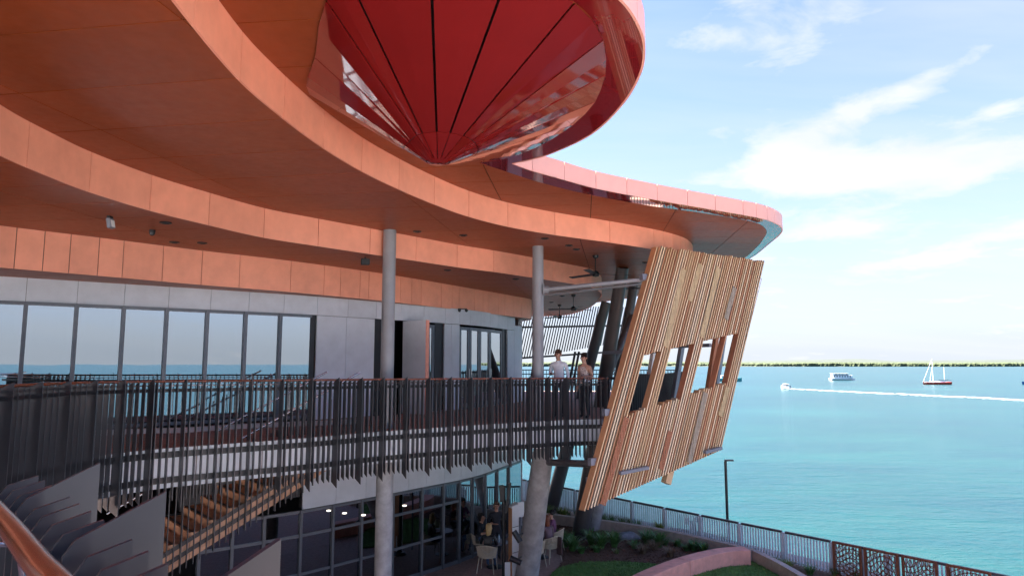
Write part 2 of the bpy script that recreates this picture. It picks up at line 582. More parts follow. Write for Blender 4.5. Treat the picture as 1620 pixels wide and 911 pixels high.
class Path:
    """a plan curve with arc length, normals on its right-hand side"""
    def __init__(s, pts, side=1):
        s.p = [Vector((p[0], p[1], 0)) for p in pts]
        s.L = [0.0]
        for a, b in zip(s.p, s.p[1:]):
            s.L.append(s.L[-1] + (b - a).length)
        s.side = side
        s.px = None
    def at(s, l):
        l = min(max(l, 0.0), s.L[-1])
        lo, hi = 0, len(s.L) - 1
        while hi - lo > 1:
            mid = (lo + hi) // 2
            if s.L[mid] <= l:
                lo = mid
            else:
                hi = mid
        f = (l - s.L[lo]) / max(1e-9, s.L[hi] - s.L[lo])
        return s.p[lo].lerp(s.p[hi], f)
    def nrm(s, l):
        e = 0.06
        t = (s.at(l + e) - s.at(l - e))
        t.normalize()
        return Vector((t.y, -t.x, 0)) * s.side
    def piece(s, l0, l1, step=0.25):
        n = max(1, int(math.ceil((l1 - l0) / step)))
        ls = [l0 + (l1 - l0) * i / n for i in range(n + 1)]
        return [s.at(l) for l in ls], [s.nrm(l) for l in ls]
    def find_px(s, x, z, l0=0.0):
        """arc length where the curve (at height z) crosses a picture column"""
        prev = None
        for i, p in enumerate(s.p):
            if s.L[i] < l0 or p.y < 0.5:
                prev = None
                continue
            c = pxx((p.x, p.y, z))
            if prev is not None and (prev[1] - x) * (c - x) <= 0 and abs(c - prev[1]) > 1e-9:
                f = (x - prev[1]) / (c - prev[1])
                return s.L[prev[0]] + f * (s.L[i] - s.L[prev[0]])
            prev = (i, c)
        return None


def px_path(pxs, z, pre=(), post=(), side=1, sub=8):
    pts = [Vector((p[0], p[1], 0)) for p in pre] + [Vector((*PX(x, y, z)[:2], 0)) for x, y in pxs] + [Vector((p[0], p[1], 0)) for p in post]
    return Path(catmull(pts, sub), side)
# ------------------------------------------------------------------ levels (relative to the eye)
Z1, Z2, Z3, Z4, ZT = 1.75, 2.50, 3.08, 3.62, 3.97
DECK, SLAB, GROUND, SEA = -1.42, -2.05, -6.1, -9.6
HEAD, BAND = 1.27, -3.6

# ------------------------------------------------------------------ the ground, the sea and the far shore
FENCE_A, FENCE_B = PX(800, 753, -5.15), PX(1660, 925, -5.15)
fdir = (FENCE_B - FENCE_A)
fdir.z = 0
fdir.normalize()
fout = Vector((-fdir.y, fdir.x, 0))      # towards the sea


def setting():
    m = MB()
    ring = 14000
    m.add([(-ring, -ring, SEA), (ring, -ring, SEA), (ring, ring * 1.1, SEA), (-ring, ring * 1.1, SEA)], [(0, 1, 2, 3)])
    tag(m.build('sea', 'sea'), 'calm turquoise sea reaching to the far shore', 'sea', kind='structure')
    a = FENCE_A - fdir * 60 + fout * 1.2
    b = FENCE_B + fdir * 14 + fout * 1.2
    poly = [(a.x, a.y), (b.x, b.y), (26, -6), (34, -70), (-90, -70), (-90, 70)]
    g = MB().prism(poly, SEA - 1, GROUND)
    tag(g.build('ground', 'paving'), 'reddish brown paved terrace around the building', 'ground', kind='structure')
    pz = MB().sheet([(9, -2), (25, -5), (32, -60), (-60, -60), (-60, -6), (-14, -6)], GROUND + .006)  # pale sheet added out of view, throws sunlight up at the building
    tag(pz.build('bounce_ground', 'bounce_ground'), 'unseen pale ground sheet added behind the camera to bounce light', 'ground', kind='structure')
    # far shore: low land with its wood
    sh = MB()
    n = 160
    D = 2900
    for i in range(n + 1):
        x = -3600 + 7600 * i / n
        wob = 60 * math.sin(i * .37) + 40 * math.sin(i * .11 + 1)
        h = 17 + 6 * math.sin(i * .23) + 4 * math.sin(i * .71) + random.uniform(-1.5, 1.5)
        k = len(sh.v)
        sh.v += [Vector((x, D + wob, SEA - .5)), Vector((x, D + wob + 40, SEA + 3)), Vector((x, D + 1000 + wob, SEA + h * 1.2 + 6)), Vector((x, D + 2600, SEA + h + 10))]
        if i:
            for j in range(3):
                sh.f.append((k - 4 + j, k + j, k + j + 1, k - 3 + j))
    tag(sh.build('far_shore', 'hill_green', smooth=True), 'low hazy land along the horizon', 'land', kind='structure')
    mg = MB()
    rnd = random.Random(3)
    for i in range(6500):
        x = rnd.uniform(-900, 3400)
        y = D + 60 * math.sin((x + 3600) / 7600 * n * .37) + rnd.uniform(0, 160)
        r = rnd.uniform(8, 15)
        hgt = rnd.uniform(13, 17) + (y - D) * .02
        c = Vector((x, y, SEA))
        nn = 6
        vs = [c + Vector((r * math.cos(6.283 * k / nn + i), r * .8 * math.sin(6.283 * k / nn + i), rnd.uniform(.02, .2) * hgt)) for k in range(nn)]
        vs += [c + Vector((r * .85 * math.cos(6.283 * k / nn + i + .4), r * .7 * math.sin(6.283 * k / nn + i + .4), rnd.uniform(.6, .85) * hgt)) for k in range(nn)]
        vs.append(c + Vector((rnd.uniform(-2, 2), 0, hgt)))
        fs = [(k, (k + 1) % nn, nn + (k + 1) % nn, nn + k) for k in range(nn)] + [(nn + k, nn + (k + 1) % nn, 2 * nn) for k in range(nn)]
        mg.add(vs, fs)
    tag(mg.build('mangrove_wood', 'mangrove', fix=False), 'long yellow green line of mangroves on the far shore', 'wood', kind='stuff')


setting()

# ------------------------------------------------------------------ the building
B = thing('waterfront_building', 'curved waterfront building with stacked orange roof tiers and grey walls', 'building', (-4, 18, GROUND))
CLOSE = [(-17, 40), (-22, 20), (-20, -2.0)]


def core_poly(path, close, t=0.045):
    pts = []
    for i, l in enumerate(path.L):
        q = path.p[i] - path.nrm(l) * t
        pts.append((q.x, q.y))
    return pts + list(close)


def in_poly(p, poly):
    c = False
    n = len(poly)
    for i in range(n):
        a, b = poly[i], poly[i - 1]
        if (a[1] > p[1]) != (b[1] > p[1]) and p[0] < (b[0] - a[0]) * (p[1] - a[1]) / (b[1] - a[1]) + a[0]:
            c = not c
    return c


def fascia(path, z0, z1, cuts, parent, m, name='fascia_panel', gap=0.014, t=0.03, kids=None):
    out = []
    for a, b in zip(cuts, cuts[1:]):
        if b - a < 0.05:
            continue
        pts, nr = path.piece(a + gap / 2, b - gap / 2, 0.12)
        out.append(MB().ribbon(pts, nr, z0, z1, t).build(name, m, parent))
    return out


def soffit_panels(poly, z, parent, m, ang, sx, sy, inner=None, ox=0.0, oy=0.0, ylim=(-1.0, 37), xlim=(-13.5, 9.5), gap=0.018):
    base = bmesh.new()
    tris = tessellate_polygon([[Vector((p[0], p[1], 0)) for p in poly]])
    vs = [base.verts.new((p[0], p[1], z)) for p in poly]
    for t in tris:
        try:
            base.faces.new([vs[i] for i in t])
        except Exception:
            pass
    ca, sa = math.cos(ang), math.sin(ang)
    U, V = Vector((ca, sa, 0)), Vector((-sa, ca, 0))
    us = [U.dot(Vector((p[0], p[1], 0))) for p in poly]
    ws = [V.dot(Vector((p[0], p[1], 0))) for p in poly]
    i0, i1 = math.floor((min(us) - ox) / sx), math.ceil((max(us) - ox) / sx)
    j0, j1 = math.floor((min(ws) - oy) / sy), math.ceil((max(ws) - oy) / sy)
    made = 0
    for i in range(i0, i1):
        for j in range(j0, j1):
            u0, u1, v0, v1 = ox + i * sx + gap / 2, ox + (i + 1) * sx - gap / 2, oy + j * sy + gap / 2, oy + (j + 1) * sy - gap / 2
            cs = [U * a + V * b for a in (u0, (u0 + u1) / 2, u1) for b in (v0, (v0 + v1) / 2, v1)]
            if all(c.x < xlim[0] or c.x > xlim[1] or c.y < ylim[0] or c.y > ylim[1] for c in cs):
                continue
            if inner and all(in_poly(c, inner) for c in cs):
                continue
            bm = base.copy()
            for co, no in ((U * u0, -U), (U * u1, U), (V * v0, -V), (V * v1, V)):
                g = bm.verts[:] + bm.edges[:] + bm.faces[:]
                bmesh.ops.bisect_plane(bm, geom=g, plane_co=co, plane_no=no, clear_outer=True)
                if not bm.faces:
                    break
            if bm.faces:
                bmesh.ops.dissolve_limit(bm, angle_limit=0.01, verts=bm.verts[:], edges=bm.edges[:])
                r = bmesh.ops.extrude_face_region(bm, geom=bm.faces[:])
                bmesh.ops.translate(bm, verts=[e for e in r['geom'] if isinstance(e, bmesh.types.BMVert)], vec=(0, 0, 0.014))
                bmesh.ops.recalc_face_normals(bm, faces=bm.faces)
                me = bpy.data.meshes.new('soffit_panel')
                org = ORG[parent.name]
                bmesh.ops.translate(bm, verts=bm.verts[:], vec=-org)
                bm.to_mesh(me)
                me.materials.append(MATS[m])
                o = bpy.data.objects.new('soffit_panel', me)
                COL.objects.link(o)
                o.parent = parent
                ORG[o.name] = org
                made += 1
            bm.free()
    base.free()
    return made


def cuts_px(path, xs, z, lo=0.0, hi=None, before=1.1, after=1.1):
    ls = [l for l in (path.find_px(x, z) for x in xs) if l is not None]
    ls.sort()
    out = list(ls)
    l = ls[0]
    while l > lo + before * 1.3:
        l -= before
        out.insert(0, l)
    out.insert(0, lo)
    l = ls[-1]
    end = path.L[-1] if hi is None else hi
    while l < end - after * 1.3:
        l += after
        out.append(l)
    out.append(end)
    return out


# ---- tier curves
T1 = px_path([(-80, 413), (0, 422), (117, 432), (192, 438.5), (317, 449.6), (457, 461), (602, 475), (722, 489), (811, 500), (838, 503.5)], Z1,
             pre=[(-16.5, 8.0)], post=[(0.75, 26.9), (0.2, 28.2), (-3, 33)])
T2 = px_path([(0, 243.6), (83, 280), (140, 302), (237, 332), (329, 355), (417, 375), (502, 388.5), (658, 412), (723, 422), (781.5, 429.6), (832, 437), (907, 448.5),
              (933, 453), (948, 460), (952, 467), (945, 477), (933, 486), (916, 493), (894, 498), (860, 500)], Z2,
             pre=[(-17, -2.5), (-8, -2.4), (-5.7, -.8), (-5.25, 2.0), (-5.55, 5.0)], post=[(-2, 36.5)])
T3 = px_path([(277, 0), (380, 125), (448, 185), (511, 232), (571, 269), (630, 298), (686, 322), (741.6, 342), (804, 358), (878, 371), (965, 383), (1035, 394),
              (1072, 402), (1090, 409), (1096, 419)], Z3,
             pre=[(-17, -3), (-7, -3.2), (-2.6, -1.6), (-2.25, 1.2), (-2.68, 3.6)], post=[(6.0, 26), (5.4, 32), (2.0, 37)])
ST_ = [((985, 0), (905, 0)), ((1012, 40), (944, 40)), ((1021, 72), (958, 85)), ((1015, 115), (955, 125)), ((985, 166), (935, 168)), ((935, 213), (890, 208)),
       ((872, 243), (835, 238)), ((838, 253), (795, 252)), ((812, 258.5), (759, 257)), ((838, 268), (800, 271)), ((880, 280), (850, 287)), ((942, 297), (925, 306)),
       ((1040, 316), (1030, 325.5)), ((1110, 328), (1100, 335)), ((1177, 339.5), (1168, 346)), ((1205, 345), (1190, 350.5)), ((1226, 352), (1205, 356)),
       ((1238, 361), (1213, 366)), ((1235, 370), (1208, 377)), ((1221, 382), (1199, 389)), ((1189, 407), (1172, 411))]
EO = [PX(*o, Z4) for o, i in ST_]
EI = [PX(*i, Z4) for o, i in ST_]
pre_o = [(-17, -3.8), (-6, -4.0), (-1.9, -2.2), (-1.45, 1.2), (-1.25, 3.6), (-.45, 5.0), (.5, 5.78)]
pre_i = [(-17, -3.4), (-6.1, -3.6), (-2.2, -2.0), (-1.85, 1.2), (-1.65, 3.8), (-.8, 5.35), (.1, 6.0)]
post_o = [(8.3, 27.0), (6.6, 32.5), (2.0, 36.5)]
post_i = [(7.7, 27.0), (6.1, 32.1), (1.8, 36.0)]


def dense(pre, mid, post, notch):
    a = catmull([Vector((p[0], p[1], 0)) for p in pre] + [Vector((p.x, p.y, 0)) for p in mid[:notch + 1]], 6)
    b = catmull([Vector((p.x, p.y, 0)) for p in mid[notch:]] + [Vector((p[0], p[1], 0)) for p in post], 6)
    return a + b[1:]


NOTCH = 8
EDGE_O, EDGE_I = dense(pre_o, EO, post_o, NOTCH), dense(pre_i, EI, post_i, NOTCH)
T4 = Path(EDGE_O, 1)
P1, P2, P3, P4 = (core_poly(t, CLOSE, 0.0) for t in (T1, T2, T3, T4))


def tier(name, path, z0, z1, cuts, mf, ang, sx, sy, inner, label, soffit_poly=None, **kw):
    c = MB().prism(core_poly(path, CLOSE), z0 + 0.022, z1 - 0.004).build(name, 'joint', B)
    c['label'] = label
    fascia(path, z0 - 0.012, z1, cuts, c, mf)
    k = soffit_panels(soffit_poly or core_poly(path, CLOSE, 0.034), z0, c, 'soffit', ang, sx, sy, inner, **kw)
    return c, k


x1 = [22, 67, 108.5, 154, 193, 256, 318, 378, 459, 512, 538, 569, 583, 633, 651, 666, 698, 715, 726, 751, 764, 772, 789, 798, 812, 825]
x2 = [42, 141, 237, 330, 417, 503, 585, 658, 723, 781, 832, 875, 908, 934]
x3 = [307, 380, 449, 512, 572, 631, 687, 741.6, 803.5, 878, 965, 1035, 1051, 1065, 1077, 1086]
x4 = [842, 893, 943, 992, 1040, 1088, 1132, 1176, 1197, 1214, 1226]
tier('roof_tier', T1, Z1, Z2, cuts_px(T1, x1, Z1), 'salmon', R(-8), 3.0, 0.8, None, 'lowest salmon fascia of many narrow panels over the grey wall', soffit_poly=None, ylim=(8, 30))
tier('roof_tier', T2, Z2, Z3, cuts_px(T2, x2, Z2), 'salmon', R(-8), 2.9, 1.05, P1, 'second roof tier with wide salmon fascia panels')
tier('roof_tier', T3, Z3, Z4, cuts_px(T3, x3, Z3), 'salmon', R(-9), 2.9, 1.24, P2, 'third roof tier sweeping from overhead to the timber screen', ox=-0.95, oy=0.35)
notch_l = T4.L[6 * (len(pre_o) + NOTCH)]
cl = cuts_px(Path(EDGE_O[6 * (len(pre_o) + NOTCH):], 1), x4, Z4, before=0.9)
c4 = [i * notch_l / 22 for i in range(23)] + [notch_l + l for l in cl[1:]]
inner4 = [(p.x, p.y) for p in EDGE_I] + CLOSE
ROOF, _k = tier('roof_tier', T4, Z4, ZT, c4, 'salmon_roof', R(-6), 2.0, 1.1, P3, 'topmost roof edge with sunless salmon fascia and red soffit strip', soffit_poly=inner4, ox=0.2)


def strip_panels():
    n = len(EDGE_O)
    step = 7
    for a in range(0, n - 1, step):
        b = min(a + step, n - 1)
        m = MB()
        for i in range(a, b + 1):
            o, q = EDGE_O[i], EDGE_I[i]
            if i == a and a > 0:
                o, q = o.lerp(EDGE_O[i + 1], .02), q.lerp(EDGE_I[i + 1], .02)
            o2 = o.lerp(q, .03)
            m.v += [Vector((o2.x, o2.y, Z4 - .006)), Vector((q.x, q.y, Z4 - .006)), Vector((o2.x, o2.y, Z4 + .016)), Vector((q.x, q.y, Z4 + .016))]
        for i in range(b - a):
            k = i * 4
            m.f += [(k, k + 4, k + 5, k + 1), (k + 2, k + 3, k + 7, k + 6), (k, k + 2, k + 6, k + 4), (k + 1, k + 5, k + 7, k + 3)]
        e = (b - a) * 4
        m.f += [(0, 1, 3, 2), (e, e + 2, e + 3, e + 1)]
        m.build('edge_strip', 'gloss_maroon', ROOF)


strip_panels()


def cone():
    rim_px = [(905, 0), (944, 40), (958, 85), (955, 125), (935, 168), (890, 208), (835, 238), (795, 251), (759, 252), (700, 240), (640, 216), (560, 178), (490, 148), (500, 85), (517, 0)]
    rim = [Vector((*PX(x, y, Z4)[:2], 0)) for x, y in rim_px]
    near = [Vector((-1.4, 6.05, 0)), Vector((-.7, 5.86, 0)), Vector((0, 6.05, 0))]
    loop = rim + near
    loop = catmull(loop + [loop[0]], 10)[:-1]
    tip = PX(693, 258, 2.68)
    C = Vector((tip.x, tip.y, 0))
    cc = MB()
    n = 72
    def rim_at(an):
        d = Vector((math.cos(an), math.sin(an), 0))
        best = None
        for a, b in zip(loop, loop[1:] + loop[:1]):
            e = b - a
            den = d.x * e.y - d.y * e.x
            if abs(den) < 1e-9:
                continue
            w = a - C
            t = (w.x * e.y - w.y * e.x) / den
            s = (w.x * d.y - w.y * d.x) / den
            if -1e-6 <= s <= 1 + 1e-6 and t > 0 and (best is None or t > best):
                best = t
        return best
    # joints read from the picture: where each black line meets the rim
    jp = [(517, 0), (500, 90), (490, 149), (957, 117), (953, 62), (907, 4)]
    angs = set()
    for p in jp:
        q = PX(*p, Z4)
        angs.add(math.atan2(q.y - C.y, q.x - C.x) % (2 * math.pi))
    for x in (546, 682, 803):          # lines that leave the picture at its top edge
        a, b = PX(x, 0, 3.4), None
        q = PX(x, 0, Z4 - .25)
        angs.add(math.atan2(q.y - C.y, q.x - C.x) % (2 * math.pi))
    for p in ((938, 160), (905, 196), (868, 222), (820, 244), (759, 252), (640, 216), (555, 176)):
        q = PX(*p, Z4)
        angs.add(math.atan2(q.y - C.y, q.x - C.x) % (2 * math.pi))
    angs = sorted(angs)
    core = MB()
    hub_r, hub_z = 0.16, 2.70
    ks = [2 * math.pi * i / 96 for i in range(96)]
    core.v = [Vector((C.x, C.y, hub_z + .05))] + [Vector((C.x + math.cos(a) * (rim_at(a) - .03), C.y + math.sin(a) * (rim_at(a) - .03), Z4 + .03)) for a in ks]
    core.f = [(0, 1 + i, 1 + (i + 1) % 96) for i in range(96)]
    c = core.build('roof_cone', 'joint', B)
    c['label'] = 'glossy red inverted cone hanging below the roof'
    def pt(a, f, lift=0.0):
        r = rim_at(a)
        rr = hub_r + (r - hub_r) * f
        return Vector((C.x + math.cos(a) * rr, C.y + math.sin(a) * rr, hub_z + (Z4 - hub_z - .008) * f - lift))
    for a, b in zip(angs, angs[1:] + [angs[0] + 2 * math.pi]):
        if b - a < .03:
            continue
        for f0, f1 in ((0.0, 0.185), (0.19, 1.0)):
            m = MB()
            seg = max(2, int((b - a) / .16))
            for i in range(seg + 1):
                an = a + (b - a) * i / seg
                g = 0.012
                an0 = min(max(an, a + g / (.3 + f0 * 2)), b - g / (.3 + f0 * 2))
                an1 = min(max(an, a + g / 2.4), b - g / 2.4)
                m.v += [pt(an0, f0), pt(an1, f1)]
            for i in range(seg):
                k = i * 2
                m.f.append((k, k + 2, k + 3, k + 1))
            o = m.build('cone_panel', 'gloss_red', c)
            sol = o.modifiers.new('thick', 'SOLIDIFY')
            sol.thickness = 0.01
            sol.offset = -1
    MB().lathe([(0.001, -.03), (.10, -.028), (hub_r - .012, -.005), (hub_r - .012, .05)], (C.x, C.y, hub_z), 24).build('cone_tip', 'gloss_red', c, smooth=True)


cone()

# ---- walls: one curve for both storeys
WL = px_path([(-80, 432.6), (0, 437), (117, 444.2), (263, 453.3), (390, 461.4), (500, 469), (670, 484), (752, 492), (800, 500), (826, 505)], Z1,
             pre=[(-16, 9.0)], post=[(-.1, 27.6), (-3, 31.5)])


def wl(x):
    return WL.find_px(x, 0.4)


def wall_piece(x0, x1, z0, z1, name, m, parent, t=0.05, gap=0.008, off=0.0):
    a, b = wl(x0), wl(x1)
    pts, nr = WL.piece(a + gap / 2, b - gap / 2, 0.3)
    pts = [p + n * off for p, n in zip(pts, nr)]
    return MB().ribbon(pts, nr, z0, z1, t).build(name, m, parent)


def upright(x, z0, z1, w, d, name, m, parent, off=0.03):
    l = wl(x)
    p, n = WL.at(l), WL.nrm(l)
    t = Vector((-n.y, n.x, 0))
    return MB().box((p.x + n.x * off, p.y + n.y * off, (z0 + z1) / 2), (w, d, z1 - z0), t, n).build(name, m, parent)


def walls():
    # solid building behind, floors, ceilings
    back = [(-5.5, 34), (-17.5, 38), (-21.5, 20), (-19.5, 6)]
    inset = [(p - WL.nrm(l) * .25) for p, l in zip(WL.p, WL.L)]
    outline = [(p.x, p.y) for p in inset] + back
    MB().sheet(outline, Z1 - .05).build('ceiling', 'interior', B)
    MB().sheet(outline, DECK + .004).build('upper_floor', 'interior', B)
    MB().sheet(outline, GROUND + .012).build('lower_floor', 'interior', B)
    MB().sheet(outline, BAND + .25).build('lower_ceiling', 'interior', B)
    r = MB()
    ins = [p - WL.nrm(l) * 5.0 for p, l in zip(WL.p, WL.L)][::6]
    nn = [WL.nrm(l) for l in WL.L][::6]
    keep = [(p, n) for p, n in zip(ins, nn) if pxx((p.x, p.y, 0)) < 745]
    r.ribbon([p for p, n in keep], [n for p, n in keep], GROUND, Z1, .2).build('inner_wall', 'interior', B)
    # back and end walls close the volume
    bw = MB()
    pts = [Vector((WL.p[-1].x, WL.p[-1].y, 0))] + [Vector((x, y, 0)) for x, y in back] + [Vector((WL.p[0].x, WL.p[0].y, 0))]
    for a, b in zip(pts, pts[1:]):
        bw.bar((a.x, a.y, (GROUND + Z1) / 2), (b.x, b.y, (GROUND + Z1) / 2), .3, Z1 - GROUND - .02)
    bw.build('rear_wall', 'grey_panel', B)
    # ----- upper storey
    w = wall_piece(-150, 497, HEAD + .01, Z1, 'upper_wall', 'joint', B, t=.12, gap=0, off=-.05)
    w['label'] = 'grey clad wall of the upper storey'
    edges = [-60, 35, 117, 192, 263, 330, 391, 447, 500, 549, 594, 634, 670, 704, 727, 744, 761, 776, 789, 803, 815]
    for a, b in zip(edges, edges[1:]):
        wall_piece(a, b, HEAD, Z1 + .01, 'wall_panel', 'grey_panel', w)
    for a, b in ((500, 547), (547, 592), (703, 714), (714, 727), (803, 814)):
        wall_piece(a, b, DECK + .01, HEAD - .012, 'wall_panel', 'grey_panel', w)
    wall_piece(814, 826, DECK + .01, Z1 - .3, 'wall_panel', 'grey_panel', w)
    for a, b in ((490, 499), (592, 606), (690, 703), (797, 803)):
        wall_piece(a, b, DECK + .01, HEAD - .012, 'door_jamb', 'dark_frame', B, t=.3, off=-.06)
    mull = [-60, 36, 117, 192, 260.5, 325, 386, 441, 491]
    for a, b in zip(mull, mull[1:]):
        f = MB()
        l0, l1 = wl(a), wl(b)
        p0, p1, n = WL.at(l0), WL.at(l1), WL.nrm((l0 + l1) / 2)
        t = (p1 - p0).normalized()
        for z in (HEAD - .04, DECK + .1):
            f.bar((p0.x, p0.y, z), (p1.x, p1.y, z), .09, .07)
        f.box((p0.x, p0.y, (HEAD + DECK) / 2), (.075, .16, HEAD - DECK - .02), t, n)
        fr = f.build('window', 'frame', B)
        q0, q1 = p0 + t * .037, p1 - t * .037
        MB().bar((q0.x, q0.y, (HEAD + DECK) / 2), (q1.x, q1.y, (HEAD + DECK) / 2), .014, HEAD - DECK - .12).build('pane', 'glass', fr)
    # glazed doors
    for a, b, h in ((648, 668, 0), (668, 690, 1), (729, 746, 0), (746, 762, 1), (762, 778, 0), (778, 797, 1)):
        f = MB()
        l0, l1 = wl(a) + .01, wl(b) - .01
        p0, p1 = WL.at(l0) - WL.nrm(l0) * .1, WL.at(l1) - WL.nrm(l1) * .1
        t = (p1 - p0).normalized()
        n = Vector((t.y, -t.x, 0))
        top = HEAD - .06
        zc = (top + DECK) / 2
        for p in (p0 + t * .05, p1 - t * .05):
            f.box((p.x, p.y, zc), (.10, .06, top - DECK - .02), t, n)
        for z, hh in ((top - .06, .1), (DECK + .1, .16)):
            f.bar((p0.x, p0.y, z), (p1.x, p1.y, z), .055, hh)
        d = f.build('door', 'frame', B)
        q0, q1 = p0 + t * .1, p1 - t * .1
        MB().bar((q0.x, q0.y, zc), (q1.x, q1.y, zc), .014, top - DECK - .2).build('pane', 'glass', d)
        hp = (p1 if not h else p0) + t * (.05 if h else -.05) + n * .06
        MB().tube([(hp.x, hp.y, -.75), (hp.x, hp.y, -.15)], .014, 8).build('handle', 'stainless', d)
    # door leaf folded open beside the column
    l = wl(640)
    p, n = WL.at(l), WL.nrm(l)
    t = Vector((-n.y, n.x, 0))
    c = p + n * .45
    d = MB().box((c.x, c.y, (HEAD + DECK) / 2), (.12, .95, HEAD - DECK - .04), t, n).build('open_door', 'grey_panel', B, bevel=.006)
    e = p + n * .94 + t * .0
    MB().box((e.x, e.y, (HEAD + DECK) / 2), (.124, .02, HEAD - DECK - .04), t, n).build('edge_trim', 'salmon_concrete', d)
    le = wl(826)
    pts, nr = WL.piece(le + .01, WL.L[-1], .3)
    MB().ribbon(pts, nr, GROUND, Z1 + .01, .15).build('end_wall', 'grey_panel', B)
    # lights in the room
    for x, y in ((60, 494), (210, 496), (250, 492), (300, 499), (345, 500), (410, 504), (425, 507), (140, 500), (660, 519), (760, 526)):
        q = PX(x, y, Z1 - .07)
        MB().lathe([(.001, 0), (.09, 0), (.09, .02)], (q.x, q.y, q.z), 14).build('ceiling_lamp', 'lamp_glow', B)
    # ----- lower storey
    lw = wall_piece(486, 826, BAND + .02, SLAB - .01, 'lower_wall', 'joint', B, t=.12, gap=0, off=-.05)
    lw['label'] = 'pale grey panel band above the lower glazing'
    es = [487, 538, 584, 622, 650, 678, 705, 731, 755, 779, 800, 826]
    for a, b in zip(es, es[1:]):
        wall_piece(a, b, BAND, SLAB, 'wall_panel', 'grey_panel', lw)
    wall_piece(300, 486, BAND + .3, SLAB, 'dark_recess', 'dark_frame', B, t=.3, off=-.1)  # dark piece put in for the shaded recess above the left glazing
    mu = [330, 380, 428, 484, 533, 577, 625, 670, 703, 727.5, 748, 767.5, 786, 804, 824]
    for i, (a, b) in enumerate(zip(mu, mu[1:])):
        f = MB()
        top = BAND - .004
        p0, p1 = WL.at(wl(a)), WL.at(wl(b))
        t = (p1 - p0).normalized()
        n = Vector((t.y, -t.x, 0))
        f.box((p0.x, p0.y, (top + GROUND) / 2), (.07, .14, top - GROUND - .01), t, n)
        f.bar((p0.x, p0.y, GROUND + .06), (p1.x, p1.y, GROUND + .06), .08, .1)
        f.bar((p0.x, p0.y, top - .04), (p1.x, p1.y, top - .04), .08, .07)
        if i < 9:
            f.bar((p0.x, p0.y, top - .62), (p1.x, p1.y, top - .62), .075, .07)
        if i < 8:
            f.bar((p0.x, p0.y, GROUND + .95), (p1.x, p1.y, GROUND + .95), .075, .06)
        fr = f.build('window', 'frame', B)
        q0, q1 = p0 + t * .036, p1 - t * .036
        MB().bar((q0.x, q0.y, (top + GROUND) / 2), (q1.x, q1.y, (top + GROUND) / 2), .014, top - GROUND - .1).build('pane', 'glass' if i > 8 else 'glass_low', fr)
    # warm timber drum and counter inside the lower room
    q = PX(655, 890, GROUND)
    MB().lathe([(.001, 2.3), (.75, 2.3), (.75, 0)], (q.x - .5, q.y + 2.6, GROUND + .02), 24).build('timber_drum', 'warm_timber', B, smooth=True)
    for x, y in ((575, 815), (520, 808), (640, 800), (545, 812)):
        q = PX(x, y, BAND + .22)
        MB().lathe([(.001, 0), (.05, 0), (.05, .02)], (q.x, q.y, q.z), 14).build('ceiling_lamp', 'lamp_glow', B)


walls()

# ---- deck
NEAR = px_path([(98, 733), (172, 720.6), (246, 712), (363, 703), (433, 698), (503, 692.5), (585, 685), (656, 680), (744, 674), (833, 668.5), (900, 665)], DECK,
               pre=[(1.7, .2), (.4, .44), (-.27, .76), (-.64, 1.08), (-.97, 1.43), (-1.34, 1.82), (-2.0, 2.53), (-2.9, 3.45), (-4.1, 4.35), (-5.4, 5.5), (-6.25, 7.0), (-6.5, 8.4)],
               post=[(2.6, 18.0), (4.0, 20.2), (5.6, 24), (7.3, 29.5), (8.4, 34.2)], sub=10)
FAR = [PX(x, y, DECK) for x, y in ((-70, 697), (98, 690.7), (220, 685), (293, 683.5), (363, 678), (468, 673), (571, 669.6))]


def deck():
    edge = [(p.x, p.y) for p in NEAR.p]
    la = wl(505)
    wallp = [(p.x, p.y) for p, l in zip(WL.p, WL.L) if l > la and p.y < 27]
    q = PX(508, 663, DECK)
    poly = edge[::-1] + [(3.5, -3), (-13, -4), (-15, 6), (-13.2, 10.5)] + [(p.x, p.y) for p in FAR] + [(q.x, q.y)] + wallp + [(-4, 33), (-2, 37), (8.2, 37.5), (8.5, 35)]
    # near edge runs right to left after reversal, the polygon closes at the far right corner
    poly = [(p[0], p[1]) for p in poly]
    d = MB().prism(poly, SLAB + .03, DECK).build('deck', 'paving', B)
    d['label'] = 'raised deck with brown paving and white edge'
    # white edge panels
    la, lb = NEAR.find_px(60, DECK, 4.0), NEAR.L[-1]
    l = 1.5
    while l < lb - .3:
        pts, nr = NEAR.piece(l + .01, min(l + 1.13, lb) - .01, .2)
        pts = [p + n * .035 for p, n in zip(pts, nr)]
        MB().ribbon(pts, nr, SLAB, DECK + .02, .03).build('edge_panel', 'white_slab', d)
        l += 1.13
    # pale kerb along the far side of the bridge
    fp = Path([(p.x, p.y) for p in FAR], -1)
    pts, nr = fp.piece(0, fp.L[-1], .3)
    MB().ribbon(pts, nr, DECK - .2, DECK + .10, .12).build('bridge_kerb', 'paving_edge', d)


deck()


# ---- columns
def column(top, bot, r0, r1, m, label=None, flange=None):
    top, bot = Vector(top), Vector(bot)
    o = MB().tube([bot, bot.lerp(top, .5), top], [r1, (r0 + r1) / 2, r0], 28).build('column', m, B, smooth=True)
    if label:
        o['label'] = label
    return o


